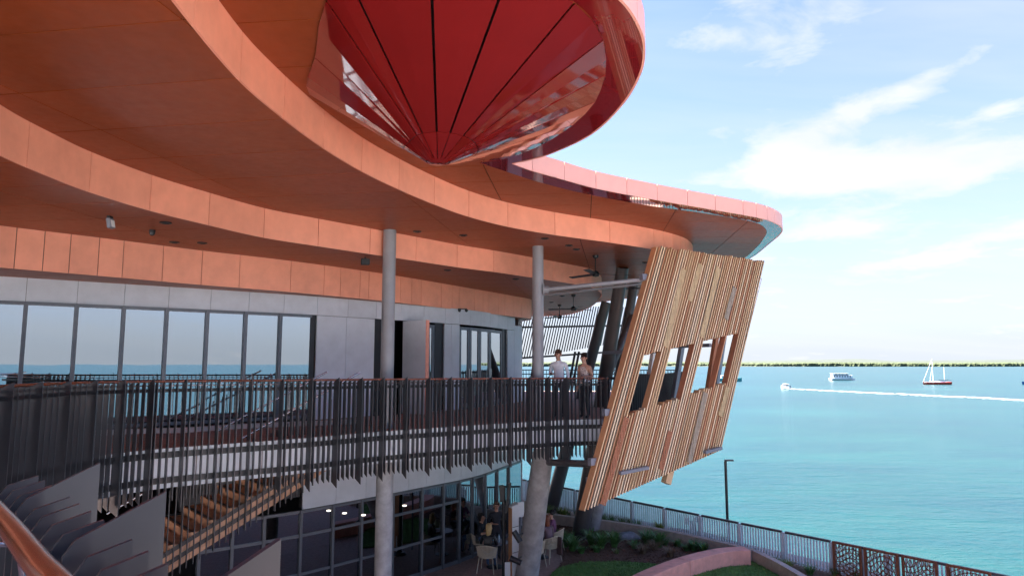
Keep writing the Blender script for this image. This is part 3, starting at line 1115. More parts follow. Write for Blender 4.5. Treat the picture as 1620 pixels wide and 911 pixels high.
def columns():
    t = PX(617, 352, Z3)
    C1 = Vector((t.x, t.y, 0)) * 1.06
    column((C1.x, C1.y, Z3), (C1.x, C1.y, SLAB + .02), .150, .150, 'column_paint', 'smooth grey steel column in front of the doors')
    column((C1.x, C1.y, SLAB + .02), (C1.x, C1.y, GROUND), .19, .19, 'concrete', 'raw concrete column below the deck')
    t = PX(851, 390, Z3)
    C2 = Vector((t.x, t.y, 0))
    c = column((C2.x, C2.y, Z3), (C2.x - .02, C2.y, SLAB + .02), .145, .155, 'column_paint')
    fl = MB().lathe([(.001, 0), (.16, 0), (.16, .05), (.10, .05), (.10, .16)], (C2.x + .12, C2.y - .02, 1.93), 18, axis=(1, -.05, 0))
    fl.build('flange', 'column_paint', c, smooth=True)
    column((C2.x + .18, C2.y + .6, SLAB + .02), PX(832, 922, GROUND), .27, .33, 'concrete', 'thick leaning concrete column beside the terrace')
    a, b = PX(985, 423, Z3), PX(917, 852, GROUND)
    column(a, b, .20, .30, 'column_dark', 'dark leaning column standing in the planting bed')
    a, b = PX(959, 478, Z2), PX(871, 806, GROUND)
    column(a, b, .20, .30, 'column_dark', 'farther leaning column near the sea fence')
    a, b = PD(1006, 430, 25.5), PD(962, 700, 25.5)
    column(a, b, .17, .19, 'column_dark')
    a, b = PD(1000, 500, 24.0), PD(958, 602, 23.0)
    column(a, b, .13, .13, 'column_dark')
    a, b = PD(962, 700, 25.4), PX(937, 838, GROUND)
    column(a, b, .24, .27, 'concrete')
    return C1, C2


C1, C2 = columns()


# ---- balustrade along the void
def rail_z(l):
    # the rail climbs a little along the curve, as it does in the picture
    L0 = NEAR.find_px(98, DECK, 4.0)
    if l < L0:
        return -.335 + (.335 - .275) * max(0.0, (l - 2.0) / (L0 - 2.0))
    return -.275 - .10 * (l - L0) / 13.5


def fin_mesh(d_in, d_out, top_in, top_out, bot_in, bot_out, t=.012):
    m = MB()
    prof = [(-d_in, bot_in), (d_out, bot_out), (d_out, top_out), (-d_in + .02, top_in), (-d_in, top_in - .03)]
    n = len(prof)
    vs = [(-t / 2, x, z) for x, z in prof] + [(t / 2, x, z) for x, z in prof]
    m.add(vs, [tuple(range(n))[::-1], tuple(range(n, 2 * n))] + [(i, (i + 1) % n, (i + 1) % n + n, i + n) for i in range(n)])
    me = bpy.data.meshes.new('fin')
    me.from_pydata([tuple(v) for v in m.v], [], m.f)
    me.materials.append(MATS['fin_metal'])
    me.update()
    return me


def balustrade():
    b = thing('deck_balustrade', 'dark metal fin balustrade curving along the near edge of the deck', 'balustrade', (-3.5, 13, DECK))
    L0 = NEAR.find_px(98, DECK, 4.0)
    Lend = NEAR.find_px(965, DECK, L0)
    # z = 0 of a fin is the rail height
    small = fin_mesh(.0, .095, -.03, -.01, -1.90, -1.96)
    big = fin_mesh(.0, .185, -.02, .055, -1.97, -2.07)
    pitch = .1125
    k = 0
    l = .72
    while l < Lend:
        hid = 3.9 < l < L0 - 2.6
        if not hid:
            p, n, z = NEAR.at(l), NEAR.nrm(l), rail_z(l)
            tw = R(random.uniform(-1.5, 1.5))
            n = Matrix.Rotation(tw, 3, 'Z') @ n
            t = Vector((n.y, -n.x, 0))
            M = Matrix(((t.x, n.x, 0, p.x + n.x * .04), (t.y, n.y, 0, p.y + n.y * .04), (0, 0, 1, z), (0, 0, 0, 1)))
            inst(big if k % 5 == 0 else small, 'fin', b, M)
        k += 1
        l += pitch
    def run(l0, l1, off, dz, w, h, name, m, tube=None):
        pts, nr = NEAR.piece(l0, l1, .12)
        ls = [l0 + (l1 - l0) * i / (len(pts) - 1) for i in range(len(pts))]
        if tube:
            path = [Vector((p.x + n.x * off, p.y + n.y * off, rail_z(q) + dz)) for p, n, q in zip(pts, nr, ls)]
            return MB().tube(path, tube, 14).build(name, m, b, smooth=True)
        pp = [p + n * (off + w / 2) for p, n in zip(pts, nr)]
        return MB().ribbon(pp, nr, [rail_z(q) + dz - h / 2 for q in ls], [rail_z(q) + dz + h / 2 for q in ls], w).build(name, m, b)
    e = Lend
    run(.3, e, -.035, .0, 0, 0, 'handrail', 'handrail', tube=.022)
    run(.8, e, .03, -.07, 0, 0, 'top_rail', 'stainless', tube=.011)
    run(L0 - 3, e, .05, -.15, .012, .06, 'upper_bar', 'rail_bar')
    run(1.0, e, .05, -1.215, .014, .10, 'middle_bar', 'rail_bar')
    run(1.0, e, .05, -1.63, .014, .10, 'lower_bar', 'rail_bar')
    l = 1.25
    while l < e:
        if not (3.9 < l < L0 - 2.6):
            p, n, z = NEAR.at(l), NEAR.nrm(l), rail_z(l)
            MB().tube([p + n * .05 + Vector((0, 0, z - .10)), p - n * .025 + Vector((0, 0, z - .085)), p - n * .035 + Vector((0, 0, z - .02))], .007, 8).build('rail_bracket', 'stainless', b, smooth=True)
        l += 1.125 if l > 4 else .42
    return Lend


LEND = balustrade()


def side_balustrade():
    b = thing('deck_balustrade', 'dark fin balustrade behind the openings of the timber screen', 'balustrade', (7.5, 30, DECK))
    me = fin_mesh(.0, .12, -.01, .03, -1.9, -1.96, t=.014)
    l = LEND + .2
    while l < NEAR.L[-1]:
        p, n = NEAR.at(l), NEAR.nrm(l)
        t = Vector((n.y, -n.x, 0))
        inst(me, 'fin', b, Matrix(((t.x, n.x, 0, p.x + n.x * .075), (t.y, n.y, 0, p.y + n.y * .075), (0, 0, 1, -.30), (0, 0, 0, 1))))
        l += .15
    pts, nr = NEAR.piece(LEND, NEAR.L[-1], .3)
    MB().ribbon(pts, nr, -.40, -.33, .02).build('top_rail', 'rail_bar', b)
    MB().ribbon(pts, nr, -1.62, -1.52, .02).build('lower_bar', 'rail_bar', b)
    # the seaward end
    c = thing('deck_balustrade', 'low dark railing at the sea end of the deck behind the couple', 'balustrade', (3, 35.5, DECK))
    A, E = Vector((-1.5, 35.6, 0)), Vector((8.3, 34.6, 0))
    n = 66
    post = MB().box((0, 0, (-.32 + DECK) / 2), (.03, .05, -.32 - DECK)).build('baluster', 'rail_bar', c)
    me = post.data
    bpy.data.objects.remove(post)
    for i in range(n + 1):
        q = A.lerp(E, i / n)
        o = bpy.data.objects.new('baluster', me)
        COL.objects.link(o)
        o.parent = c
        o.location = q
        ORG[o.name] = ORG[c.name]
    MB().bar((A.x, A.y, -.29), (E.x, E.y, -.29), .07, .05).build('top_rail', 'rail_bar', c)
    MB().bar((A.x, A.y, -.5), (E.x, E.y, -.5), .05, .05).build('lower_bar', 'rail_bar', c)


side_balustrade()


# ---- stair that drops below the bridge
def stair():
    s = thing('stair', 'timber clad stair dropping below the deck bridge', 'stair', (*PX(340, 880, -3.4)[:2], -4.2))
    p0 = PD(391, 786, 13.5)
    p1 = PD(419, 770, 13.72)
    run = Vector((p1.x - p0.x, p1.y - p0.y, 0))
    u = run.normalized()
    w = Vector((-u.y, u.x, 0))
    rl, rise = run.length, .168
    n0, n1 = -7, 7
    W = 1.7
    for i in range(n0, n1):
        c = p0 + run * i
        z = p0.z + rise * i
        e = c + u * rl
        m = MB().box(((c + e) / 2 + w * (W / 2)).to_tuple()[:2] + (z - .025,), (rl + .03, W, .05), u, w)
        m.build('tread', 'stair_timber', s)
        m = MB().box((c.x + w.x * W / 2 + u.x * .01, c.y + w.y * W / 2 + u.y * .01, z - .05 - (rise - .05) / 2 - .003), (.02, W - .01, rise - .056), u, w)
        m.build('riser', 'stair_timber', s)
        m = MB().box((c.x + w.x * W / 2 + u.x * .055, c.y + w.y * W / 2 + u.y * .055, z + .003), (.055, W - .02, .006), u, w)
        m.build('nosing_strip', 'rail_bar', s)
    # side cladding towards the camera: a stepped board per step
    for i in range(n0, n1):
        c = p0 + run * i - w * .03
        z = p0.z + rise * i
        e = c + run
        m = MB()
        vs = []
        for q, zb in ((c, z - .46), (e, z - .46 + rise)):
            vs += [Vector((q.x, q.y, zb)), Vector((q.x, q.y, z + .01)), Vector((q.x, q.y, zb)) + w * .025, Vector((q.x, q.y, z + .01)) + w * .025]
        vs = [v + (u * .004 if k < 4 else -u * .004) for k, v in enumerate(vs)]
        m.add(vs, [(0, 4, 5, 1), (2, 3, 7, 6), (0, 2, 6, 4), (1, 5, 7, 3), (0, 1, 3, 2), (4, 6, 7, 5)])
        m.build('side_board', 'stair_timber', s)
    a, b = p0 + run * n0, p0 + run * n1
    za, zb = p0.z + rise * n0, p0.z + rise * n1
    for dz in (-.10, -.29):
        MB().bar((a.x - w.x * .05, a.y - w.y * .05, za + dz), (b.x - w.x * .05, b.y - w.y * .05, zb + dz), .014, .075).build('side_bar', 'rail_bar', s)
    L = (b - a).length
    k = 0
    l = .05
    while l < L:
        f = l / L
        q = a.lerp(b, f) - w * .11
        z = za + (zb - za) * f
        d = .05 if k % 5 else .09
        MB().box((q.x - w.x * (d - .12) / 2, q.y - w.y * (d - .12) / 2, z + .22), (.012, d, 1.56), u, w).build('fin', 'fin_metal', s)
        k += 1
        l += .1125
    MB().bar((a.x + w.x * .5, a.y + w.y * .5, za - .34), (b.x + w.x * .5, b.y + w.y * .5, zb - .34), .28, .2).build('stringer', 'rail_bar', s)
    for off in (.05, W - .05):
        MB().tube([(a.x + w.x * off, a.y + w.y * off, za + 1.18), (b.x + w.x * off, b.y + w.y * off, zb + 1.18)], .022, 10).build('handrail', 'stainless', s, smooth=True)


stair()
# ------------------------------------------------------------------ timber screen
def to_px(p):
    dep = p.y * CT + p.z * ST
    up = -p.y * ST + p.z * CT
    return W_PX / 2 + F_PX * p.x / dep, H_PX / 2 - F_PX * up / dep


S_BL, S_TL = PD(925, 808, 15.7), PD(1040, 390, 17.4)
S_TR = PX(1209, 413, S_TL.z)
S_BR = PD(1140, 712, 18.42)


def screen():
    s = thing('timber_screen', 'tall leaning screen of multicoloured timber slats hung outside the deck', 'screen', (3.6, 17.2, S_BL.z))
    n = 50
    along = (S_TR - S_TL).normalized()
    nrm = along.cross(S_TL - S_BL).normalized()
    if nrm.y > 0:
        nrm = -nrm
    def cut_h(bot, top, l0, l1):
        lo, hi = 0.0, 1.0
        def f(h):
            x, y = to_px(bot.lerp(top, h))
            t = (x - l0[0]) / (l1[0] - l0[0])
            return (l0[1] + (l1[1] - l0[1]) * t) - y        # > 0 above the line
        for _ in range(40):
            m = (lo + hi) / 2
            if f(m) > 0:
                hi = m
            else:
                lo = m
        return (lo + hi) / 2
    topline = ((1021, 561), (1174, 525))
    botline = ((997, 655), (1156, 603))
    pal = ['slat_tan', 'slat_brown', 'slat_red', 'slat_grey', 'slat_brown', 'slat_brown']
    rnd = random.Random(12)
    dep, th = .19, .034
    def slat(a, b, m, e):
        d = (b - a)
        ax = d.normalized()
        ay = ax.cross(nrm).normalized()
        mb = MB().box((a + b) / 2 - nrm * dep / 2, (d.length, th, dep), ax, ay, nrm)
        o = mb.build('slat', m, s)
        o.data.materials.append(MATS[e])
        for p in o.data.polygons:
            if p.normal.dot(nrm) > .9:
                p.material_index = 1
        return o
    for i in range(n):
        f = i / (n - 1)
        bot, top = S_BL.lerp(S_BR, f), S_TL.lerp(S_TR, f)
        hb, ht = cut_h(bot, top, *botline), cut_h(bot, top, *topline)
        xt = to_px(bot.lerp(top, ht))[0]
        m = 'slat_brown' if i == 0 else rnd.choice(pal)
        e = rnd.choice(['slat_edge', 'slat_tan', 'slat_edge', 'slat_tan', 'slat_tan', 'slat_brown'])
        j = rnd.uniform(-.03, .03)
        top = top + (top - bot).normalized() * j
        opening = (1022 < xt < 1044) or (1063 < xt < 1099) or (1113 < xt < 1147) or (1152 < xt < 1168)
        if opening:
            slat(bot, bot.lerp(top, hb + rnd.uniform(-.006, .006)), m, e)
            slat(bot.lerp(top, ht), top, m, e)
        else:
            slat(bot, top, m, e)
    # rails behind the slats
    for h in (.10, .28, .64, .86):
        a, b = S_BL.lerp(S_TL, h) - nrm * (dep + .03), S_BR.lerp(S_TR, h) - nrm * (dep + .03)
        MB().bar(a, b, .06, .10).build('back_rail', 'steel_grey', s)
    # perforated strips over the slats
    def strip(p1, p2, w, m):
        # picture points -> screen plane
        def on(p):
            r = ray(*p)
            return r * (S_TL.dot(nrm) / r.dot(nrm))
        a, b = on(p1) + nrm * .012, on(p2) + nrm * .012
        d = b - a
        ay = d.normalized().cross(nrm).normalized()
        MB().box((a + b) / 2, (d.length, w, .012), d, ay, nrm).build('perforated_strip', m, s)
    strip((1082, 426), (1052, 548), .17, 'perf_tan')
    strip((1108, 418), (1091, 476), .17, 'perf_tan')
    strip((1136, 423), (1110, 534), .18, 'perf_tan')
    strip((1162, 455), (1148, 505), .17, 'perf_grey')
    strip((991, 660), (953, 798), .17, 'perf_brown')
    strip((1060, 682), (1045, 742), .17, 'perf_brown')
    strip((1116, 621), (1090, 732), .17, 'perf_grey')
    strip((1151, 612), (1139, 658), .16, 'perf_tan')
    def on(p, off=.06):
        r = ray(*p)
        return r * (S_TL.dot(nrm) / r.dot(nrm)) + nrm * off
    for a, b in (((978, 748), (1022, 739)), ((1112, 715), (1138, 708))):
        MB().bar(on(a), on(b), .09, .07).build('light_bar', 'steel_grey', s)
    # thin outrigger frame at the right edge
    e0, e1 = on((1201, 440), 0), on((1179, 537), 0)
    k = along * .12
    MB().tube([e0, e0 + k, e1 + k * .3, e1], .008, 6).build('outrigger', 'slat_brown', s)
    # struts back to the columns and bracket plates
    q = S_BL.lerp(S_TL, .862) - nrm * .15
    MB().tube([(C2.x + .15, C2.y - .05, 1.93), q], .055, 14).build('strut', 'column_paint', s, smooth=True)
    q2 = S_BL.lerp(S_TL, .845) - nrm * .2
    MB().tube([(C2.x + .1, C2.y + 1.6, 1.93), q2], .035, 12).build('strut', 'column_paint', s, smooth=True)
    q3 = S_BL.lerp(S_TL, .155) - nrm * .2
    l0 = PD(868, 731, 17.9)
    MB().tube([l0, q3], .085, 14).build('strut', 'column_dark', s, smooth=True)
    for h in (.165, .34, .87):
        c = S_BL.lerp(S_TL, h) - nrm * .12 - along * .05
        MB().box(c, (.22, .12, .16), along, nrm).build('bracket', 'steel_grey', s)
    # posts standing behind the openings and the tail below
    for x, m in ((1033, 'white_paint'), (1076, 'steel_grey'), (1094, 'steel_grey'), (1128, 'slat_red'), (1140, 'steel_grey')):
        a = PD(x + 10, 500, 21.5 + (x - 1030) * .01)
        b = PD(x - 18, 680, 21.5 + (x - 1030) * .01)
        MB().bar(a, b, .14, .14, up=along).build('back_post', m, s)
    a, b = on((1078, 715), -.26), on((1066, 766), -.26)
    MB().bar(a, b, .16, .2, up=along).build('tail_post', 'slat_tan', s)
    for f in (.35, .75):
        a = S_BL.lerp(S_BR, f).lerp(S_TL.lerp(S_TR, f), .55) - nrm * .3
        MB().bar(a, (a.x - 1.2, a.y + 2.6, a.z), .08, .1).build('tie', 'steel_grey', s)


screen()


def far_screen():
    s = thing('slatted_screen', 'dark slatted screen against the sky at the far end of the deck', 'screen', (3.5, 36, DECK))
    x0, x1 = PD(812, 570, 36.2), PD(1030, 533, 37.5)
    n = 54
    lean = Vector((.62, 0, 0))
    for i in range(n):
        f = i / (n - 1)
        b = x0.lerp(x1, f)
        t = Vector((b.x, b.y, 0)) + Vector((lean.x * (3.1 - b.z) / 2.8, 0, 3.1))
        MB().bar(b, t, .055, .16, up=(0, 1, 0)).build('slat', 'rail_bar', s)
    for z0, z1 in ((.20, .75), (1.85, 2.05)):
        a, c = Vector((x0.x - .2, x0.y - .12, z0 + .08)), Vector((x1.x + .2, x1.y - .12, z1 + .08))
        MB().bar(a, c, .08, .10).build('rail', 'rail_bar', s)
    for x in (836, 842, 898, 904, 984):
        a, b = PD(x, 620, 36.4), PD(x + 12, 556, 36.4)
        MB().bar(a, b, .12, .12).build('post', 'rail_bar', s)


far_screen()


# ------------------------------------------------------------------ fence by the sea
def fence():
    f = thing('sea_fence', 'pale galvanised picket fence along the sea edge', 'fence', (FENCE_A.x, FENCE_A.y, GROUND))
    ZT_ = -5.15
    L = (Vector((FENCE_B.x, FENCE_B.y, 0)) - Vector((FENCE_A.x, FENCE_A.y, 0))).length
    A = Vector((FENCE_A.x, FENCE_A.y, 0))
    pk = MB().box((0, 0, (GROUND + .06 + ZT_ - .05) / 2), (.042, .05, ZT_ - .05 - GROUND - .06), fdir, fout)
    me = bpy.data.meshes.new('picket')
    me.from_pydata([tuple(v) for v in pk.v], [], pk.f)
    me.materials.append(MATS['galv'])
    po = MB().box((0, 0, (GROUND + ZT_) / 2), (.09, .09, ZT_ - GROUND - .005), fdir, fout)
    mp = bpy.data.meshes.new('post')
    mp.from_pydata([tuple(v) for v in po.v], [], po.f)
    mp.materials.append(MATS['galv'])
    bay = 1.52
    l = 0.0
    while l < L:
        p = A + fdir * l
        inst(mp, 'post', f, Matrix.Translation(p))
        for k in range(1, 16):
            q = A + fdir * (l + bay * k / 16)
            inst(me, 'picket', f, Matrix.Translation(q))
        a, b = A + fdir * (l + .06), A + fdir * (l + bay - .06)
        MB().bar((a.x, a.y, ZT_), (b.x, b.y, ZT_), .07, .07).build('top_rail', 'column_dark', f)
        MB().bar((a.x, a.y, GROUND + .12), (b.x, b.y, GROUND + .12), .03, .04).build('bottom_rail', 'galv', f)
        l += bay
    # rusted cut-out panels in front of it
    toward = -fout
    labels = ['rusted cut out panel with large arcs, first beside the pale fence', 'second rusted cut out panel from the pale fence', 'third rusted cut out panel from the pale fence',
              'rusted cut out panel at the bottom right picture corner']
    for (xa, xb), lab in zip(((1318, 1363), (1367, 1421), (1426, 1482), (1496, 1566)), labels):
        def hit(x, zz):
            r = ray(x, 880)
            den = r.x * fout.x + r.y * fout.y
            t = ((A.x + toward.x * .14) * fout.x + (A.y + toward.y * .14) * fout.y) / den
            return Vector((r.x * t, r.y * t, zz))
        z1, z0 = ZT_ + .06, GROUND + .02
        a, b = hit(xa, 0), hit(xb, 0)
        w = (b - a).length
        t = thing('cutout_panel', lab, 'panel', (a.x, a.y, z0))
        for p in (a + fdir * .03, b - fdir * .03):
            MB().box((p.x, p.y, (z0 + z1) / 2), (.06, .06, z1 - z0), fdir, fout).build('post', 'corten', t)
        for z in (z1 - .03, z0 + .05):
            MB().bar((a.x + fdir.x * .062, a.y + fdir.y * .062, z), (b.x - fdir.x * .062, b.y - fdir.y * .062, z), .05, .06).build('frame_rail', 'corten', t)
        pat = MB()
        rnd = random.Random(int(xa))
        def seg(u0, v0, u1, v1, ww=.022):
            for q in (u0, u1):
                if q < .05 or q > w - .05:
                    return
            for q in (v0, v1):
                if q < z0 + .07 or q > z1 - .05:
                    return
            pa, pb = a + fdir * u0, a + fdir * u1
            pat.bar((pa.x, pa.y, v0), (pb.x, pb.y, v1), .014, ww, up=fdir.cross(Vector((0, 0, 1))) if abs(v1 - v0) > abs(u1 - u0) else (0, 0, 1))
        for cx, cz, r0 in ((rnd.uniform(-.1, .2), z1 - .1, .18), (w * rnd.uniform(.5, .9), z0 + rnd.uniform(.1, .5), .08), (w * .95, z1, .12)):
            r_ = r0
            while r_ < 1.1:
                st_ = .07 / r_
                an = 0
                while an < 6.28:
                    wob = 1 + .06 * math.sin(an * 3 + cx * 9)
                    seg(cx + r_ * wob * math.cos(an), cz + r_ * wob * math.sin(an), cx + r_ * wob * math.cos(an + st_), cz + r_ * wob * math.sin(an + st_))
                    an += st_
                r_ += rnd.uniform(.085, .15)
        tag(pat.build('cutout_pattern', 'corten', t, fix=False), kind='stuff')


fence()


# ------------------------------------------------------------------ garden
def garden():
    # planter wall behind the beds
    top = -5.72
    pl = px_path([(700, 797), (855, 812), (999, 829.5), (1120, 853), (1187, 869)], top, sub=5)
    w = MB().ribbon(*pl.piece(0, pl.L[-1], .4), GROUND - .05, top, .22)
    tag(w.build('planter_wall', 'kerb_concrete'), 'low sand coloured concrete wall between bed and sea fence', 'wall')
    p2 = px_path([(1189, 869.5), (1230, 890), (1266, 911), (1310, 940)], top, sub=5)
    w = MB().ribbon(*p2.piece(0, p2.L[-1], .4), GROUND - .05, top, .2)
    tag(w.build('planter_wall', 'kerb_concrete'), 'sand coloured kerb wall running down to the right from the salmon seat wall', 'wall')
    # curved salmon seat wall
    sw = px_path([(975, 945), (1030, 912), (1080, 891), (1120, 879), (1157, 871.5), (1188, 870)], -5.62, sub=6)
    t = thing('seat_wall', 'curved salmon concrete seat wall beside the lawn', 'wall', (*sw.at(1.5)[:2], GROUND))
    for a, b in ((0, sw.L[-1] * .30), (sw.L[-1] * .30, sw.L[-1] * .62), (sw.L[-1] * .62, sw.L[-1])):
        pts, nr = sw.piece(a + .008, b - .008, .2)
        MB().ribbon(pts, nr, GROUND - .02, -5.62, .46).build('wall_block', 'salmon_concrete', t, bevel=.012)
    q, n = sw.at(sw.L[-1] * .42), sw.nrm(sw.L[-1] * .42)
    MB().box((q.x + n.x * .008, q.y + n.y * .008, -5.8), (.07, .02, .07), (n.y, -n.x, 0), n).build('step_light', 'black', t)
    def pxl(l, z):
        return [tuple(PX(x, y, z)[:2]) for x, y in l]
    bed = pxl([(862, 925), (893, 884), (884, 868), (845, 850), (820, 820), (860, 813), (1000, 831), (1120, 854), (1187, 872), (1120, 890), (1060, 906), (1020, 940)], GROUND + .03)
    tag(MB().sheet(bed, GROUND + .03).build('planting_bed', 'mulch'), 'dark bark mulch bed behind the lawn', 'bed', kind='structure')
    lawn = pxl([(850, 945), (873, 906), (884, 897), (919, 888.5), (979, 887), (1035, 891), (1062, 899), (1010, 935)], GROUND + .05)
    tag(MB().prism(lawn, GROUND + .0, GROUND + .05).build('lawn', 'lawn'), kind='structure')
    lawn2 = pxl([(1040, 945), (1085, 912), (1130, 897), (1187, 886), (1225, 893), (1250, 908), (1285, 940)], GROUND + .05)
    tag(MB().prism(lawn2, GROUND + .0, GROUND + .05).build('lawn', 'lawn'), kind='structure')
    # behind the planter wall: strip of soil along the fence
    st = pxl([(1000, 824), (1190, 866), (1270, 909), (1340, 945), (1400, 925), (1318, 905), (1120, 842)], GROUND + .02)
    tag(MB().sheet(st, GROUND + .02).build('planting_strip', 'mulch'), kind='structure')
    # mown grass blades
    for poly, seed, lab in ((lawn, 1, 'left'), (lawn2, 2, 'right')):
        g = MB()
        rnd = random.Random(seed)
        xs, ys = [p[0] for p in poly], [p[1] for p in poly]
        k = 0
        while k < 7000:
            x, y = rnd.uniform(min(xs), max(xs)), rnd.uniform(min(ys), max(ys))
            if not in_poly((x, y), poly):
                k += .3
                continue
            a, h = rnd.uniform(0, 6.28), rnd.uniform(.03, .065)
            dx, dy = math.cos(a) * .010, math.sin(a) * .010
            z = GROUND + .05
            g.add([(x - dx, y - dy, z), (x + dx, y + dy, z), (x + rnd.uniform(-.03, .03), y + rnd.uniform(-.03, .03), z + h)], [(0, 1, 2)])
            k += 1
        tag(g.build('grass', 'grass_blade', fix=False), 'short mown lawn grass on the %s side of the seat wall' % lab, 'grass', kind='stuff')
    # bark chips
    g = MB()
    rnd = random.Random(5)
    xs, ys = [p[0] for p in bed], [p[1] for p in bed]
    for _ in range(5200):
        x, y = rnd.uniform(min(xs), max(xs)), rnd.uniform(min(ys), max(ys))
        if in_poly((x, y), bed) and not in_poly((x, y), lawn):
            a = rnd.uniform(0, 3.14)
            ax = Vector((math.cos(a), math.sin(a), rnd.uniform(-.5, .5)))
            g.box((x, y, GROUND + .04), (rnd.uniform(.04, .11), rnd.uniform(.02, .05), .012), ax, ax.cross(Vector((0, 0, 1))))
    tag(g.build('bark_chips', 'mulch', fix=False), 'loose bark chips on the planting bed', 'mulch', kind='stuff')


garden()


def clump(name, label, px, py, n, h, spread, m, group, z=GROUND, width=.022, droop=.6, seed=0):
    p = PX(px, py, z)
    rnd = random.Random(seed * 31 + int(px))
    mb = MB()
    for i in range(n):
        a = rnd.uniform(0, 6.283)
        hh = h * rnd.uniform(.6, 1.1)
        out = spread * rnd.uniform(.3, 1.0)
        d = Vector((math.cos(a), math.sin(a), 0))
        sd = Vector((-d.y, d.x, 0))
        base = Vector((p.x, p.y, z)) + d * rnd.uniform(0, .07) + sd * rnd.uniform(-.05, .05)
        k = len(mb.v)
        seg = 4
        for j in range(seg + 1):
            t = j / seg
            c = base + d * (out * t ** 1.4) + Vector((0, 0, hh * (t * (1 + droop * .5) - droop * t * t * .9)))
            ww = width * (1 - t) ** .6 * (.6 + .4 * (1 - abs(t - .3)))
            mb.v += [c - sd * ww, c + sd * ww]
        for j in range(seg):
            mb.f.append((k + j * 2, k + j * 2 + 1, k + j * 2 + 3, k + j * 2 + 2))
    o = mb.build(name, m, fix=False)
    o.data.transform(Matrix.Translation((-p.x, -p.y, -z)))
    o.location = (p.x, p.y, z)
    return tag(o, label, 'plant', group)


def plants():
    strap = [(892, 866, 'strappy dark green plant nearest the seated pair at the terrace edge'), (906, 872, 'strappy dark green plant in front of the dark leaning column'),
             (936, 862, 'strappy green plant just right of the dark leaning column'), (951, 868, 'broad strappy plant second to the right of the dark column'),
             (972, 866, 'strappy green plant left of the grey boulder'), (1024, 862, 'strappy green plant right of the grey boulder'),
             (1042, 866, 'strappy green plant behind the dry grass tufts'), (1098, 872, 'strappy green plant alone near the seat wall end'), (1112, 876, 'small strappy plant touching the seat wall end')]
    for i, (x, y, lab) in enumerate(strap):
        clump('strappy_plant', lab, x, y, 120, .66 if i < 7 else .46, .55 if i < 7 else .34, 'leaf_dark', 'strappy plants in the bed', seed=i, width=.026)
    rnd = random.Random(77)
    filler = [(885, 852), (900, 858), (920, 876), (944, 874), (960, 858), (1004, 868), (1032, 858), (1052, 864), (1072, 866), (1086, 872)]
    wh = ['at the left end of the bed', 'left of the dark leaning column', 'in front of the dark leaning column by the lawn', 'near the lawn edge right of the dark column', 'behind the strappy plants left of the boulder', 'in front of the boulder',
          'behind the boulder at right', 'behind the largest dry tuft', 'right of the dry tufts', 'near the right end of the bed']
    for i, ((x, y), w_) in enumerate(zip(filler, wh)):
        clump('leafy_clump', 'small leafy clump ' + w_, x, y, 70, rnd.uniform(.28, .42), rnd.uniform(.26, .36), rnd.choice(['leaf_dark', 'leaf_olive', 'leaf_dark']), 'small clumps in the bed', seed=200 + i, width=.02, droop=.7)
    dry = [(1018, 877, 'pale dry grass tuft behind the lawn edge'), (1036, 871, 'thin dry grass tuft between two larger tufts'), (1061, 882, 'largest dry grass tuft beside the seat wall'), (975, 876, 'small greyish grass tuft on the mulch')]
    for i, (x, y, lab) in enumerate(dry):
        clump('grass_tuft', lab, x, y, 150 if i != 3 else 70, .48 if i != 3 else .25, .42 if i != 3 else .2, 'leaf_dry' if i != 3 else 'leaf_olive', 'dry grass tufts in the bed', seed=40 + i, width=.008, droop=.8)
    back = [(838, 816, 'leaf_olive', 'olive grass clump beside the thick leaning column'), (868, 818, 'leaf_olive', 'olive grass clump behind the seated pair'), (891, 822, 'leaf_lime', 'lime grass clump left of the dark leaning column'),
            (950, 834, 'leaf_olive', 'grass clump right of the dark leaning column against the fence'), (966, 837, 'leaf_dark', 'dark grass clump at the foot of the picket fence'), (985, 840, 'leaf_olive', 'olive clump by the fence above the boulder'),
            (1008, 843, 'leaf_dark', 'dark tuft by the fence right of the boulder'), (1044, 846, 'leaf_lime', 'yellow green shrub by the fence near the floodlight'), (1122, 856, 'leaf_olive', 'small tuft by the fence left of the lamp post'),
            (1142, 860, 'leaf_lime', 'small lime tuft at the foot of the lamp post'), (1226, 896, 'leaf_olive', 'small tuft where the kerb wall turns'), (1246, 901, 'leaf_lime', 'bright lime plant by the pale fence'),
            (1281, 909, 'leaf_dark', 'green strappy plant by the last pale fence bay'), (1322, 912, 'leaf_olive', 'small plant under the first rusted panel'), (1356, 917, 'leaf_lime', 'small lime plant under the second rusted panel')]
    for i, (x, y, m, lab) in enumerate(back):
        clump('grass_clump', lab, x, y, 90, .62 if i < 8 else .38, .34, m, 'plants along the fence', seed=80 + i, width=.012 if m != 'leaf_lime' else .02, droop=.5)
    for i in range(14):
        x = 815 + i * 14
        clump('grass_clump', 'low grass clump in the row behind the planter wall', x, 806 + (x - 815) * .155, 60, .5, .3, 'leaf_olive', 'row of low grass behind the planter wall', seed=150 + i, width=.010, droop=.5)
    # boulder
    p = PX(994, 852, GROUND)
    bm = bmesh.new()
    bmesh.ops.create_icosphere(bm, subdivisions=3, radius=1)
    rnd = random.Random(2)
    for v in bm.verts:
        k = 1 + .16 * math.sin(v.co.x * 4 + 1) * math.cos(v.co.y * 5) + rnd.uniform(-.04, .04)
        v.co = Vector((v.co.x * .42 * k, v.co.y * .3 * k, max(-.05, v.co.z * .2 * k)))
    me = bpy.data.meshes.new('boulder')
    bm.to_mesh(me)
    bm.free()
    me.materials.append(MATS['rock'])
    o = bpy.data.objects.new('boulder', me)
    COL.objects.link(o)
    o.location = (p.x, p.y, GROUND + .04)
    tag(o, 'flat grey boulder half buried in the planting bed', 'boulder')


plants()


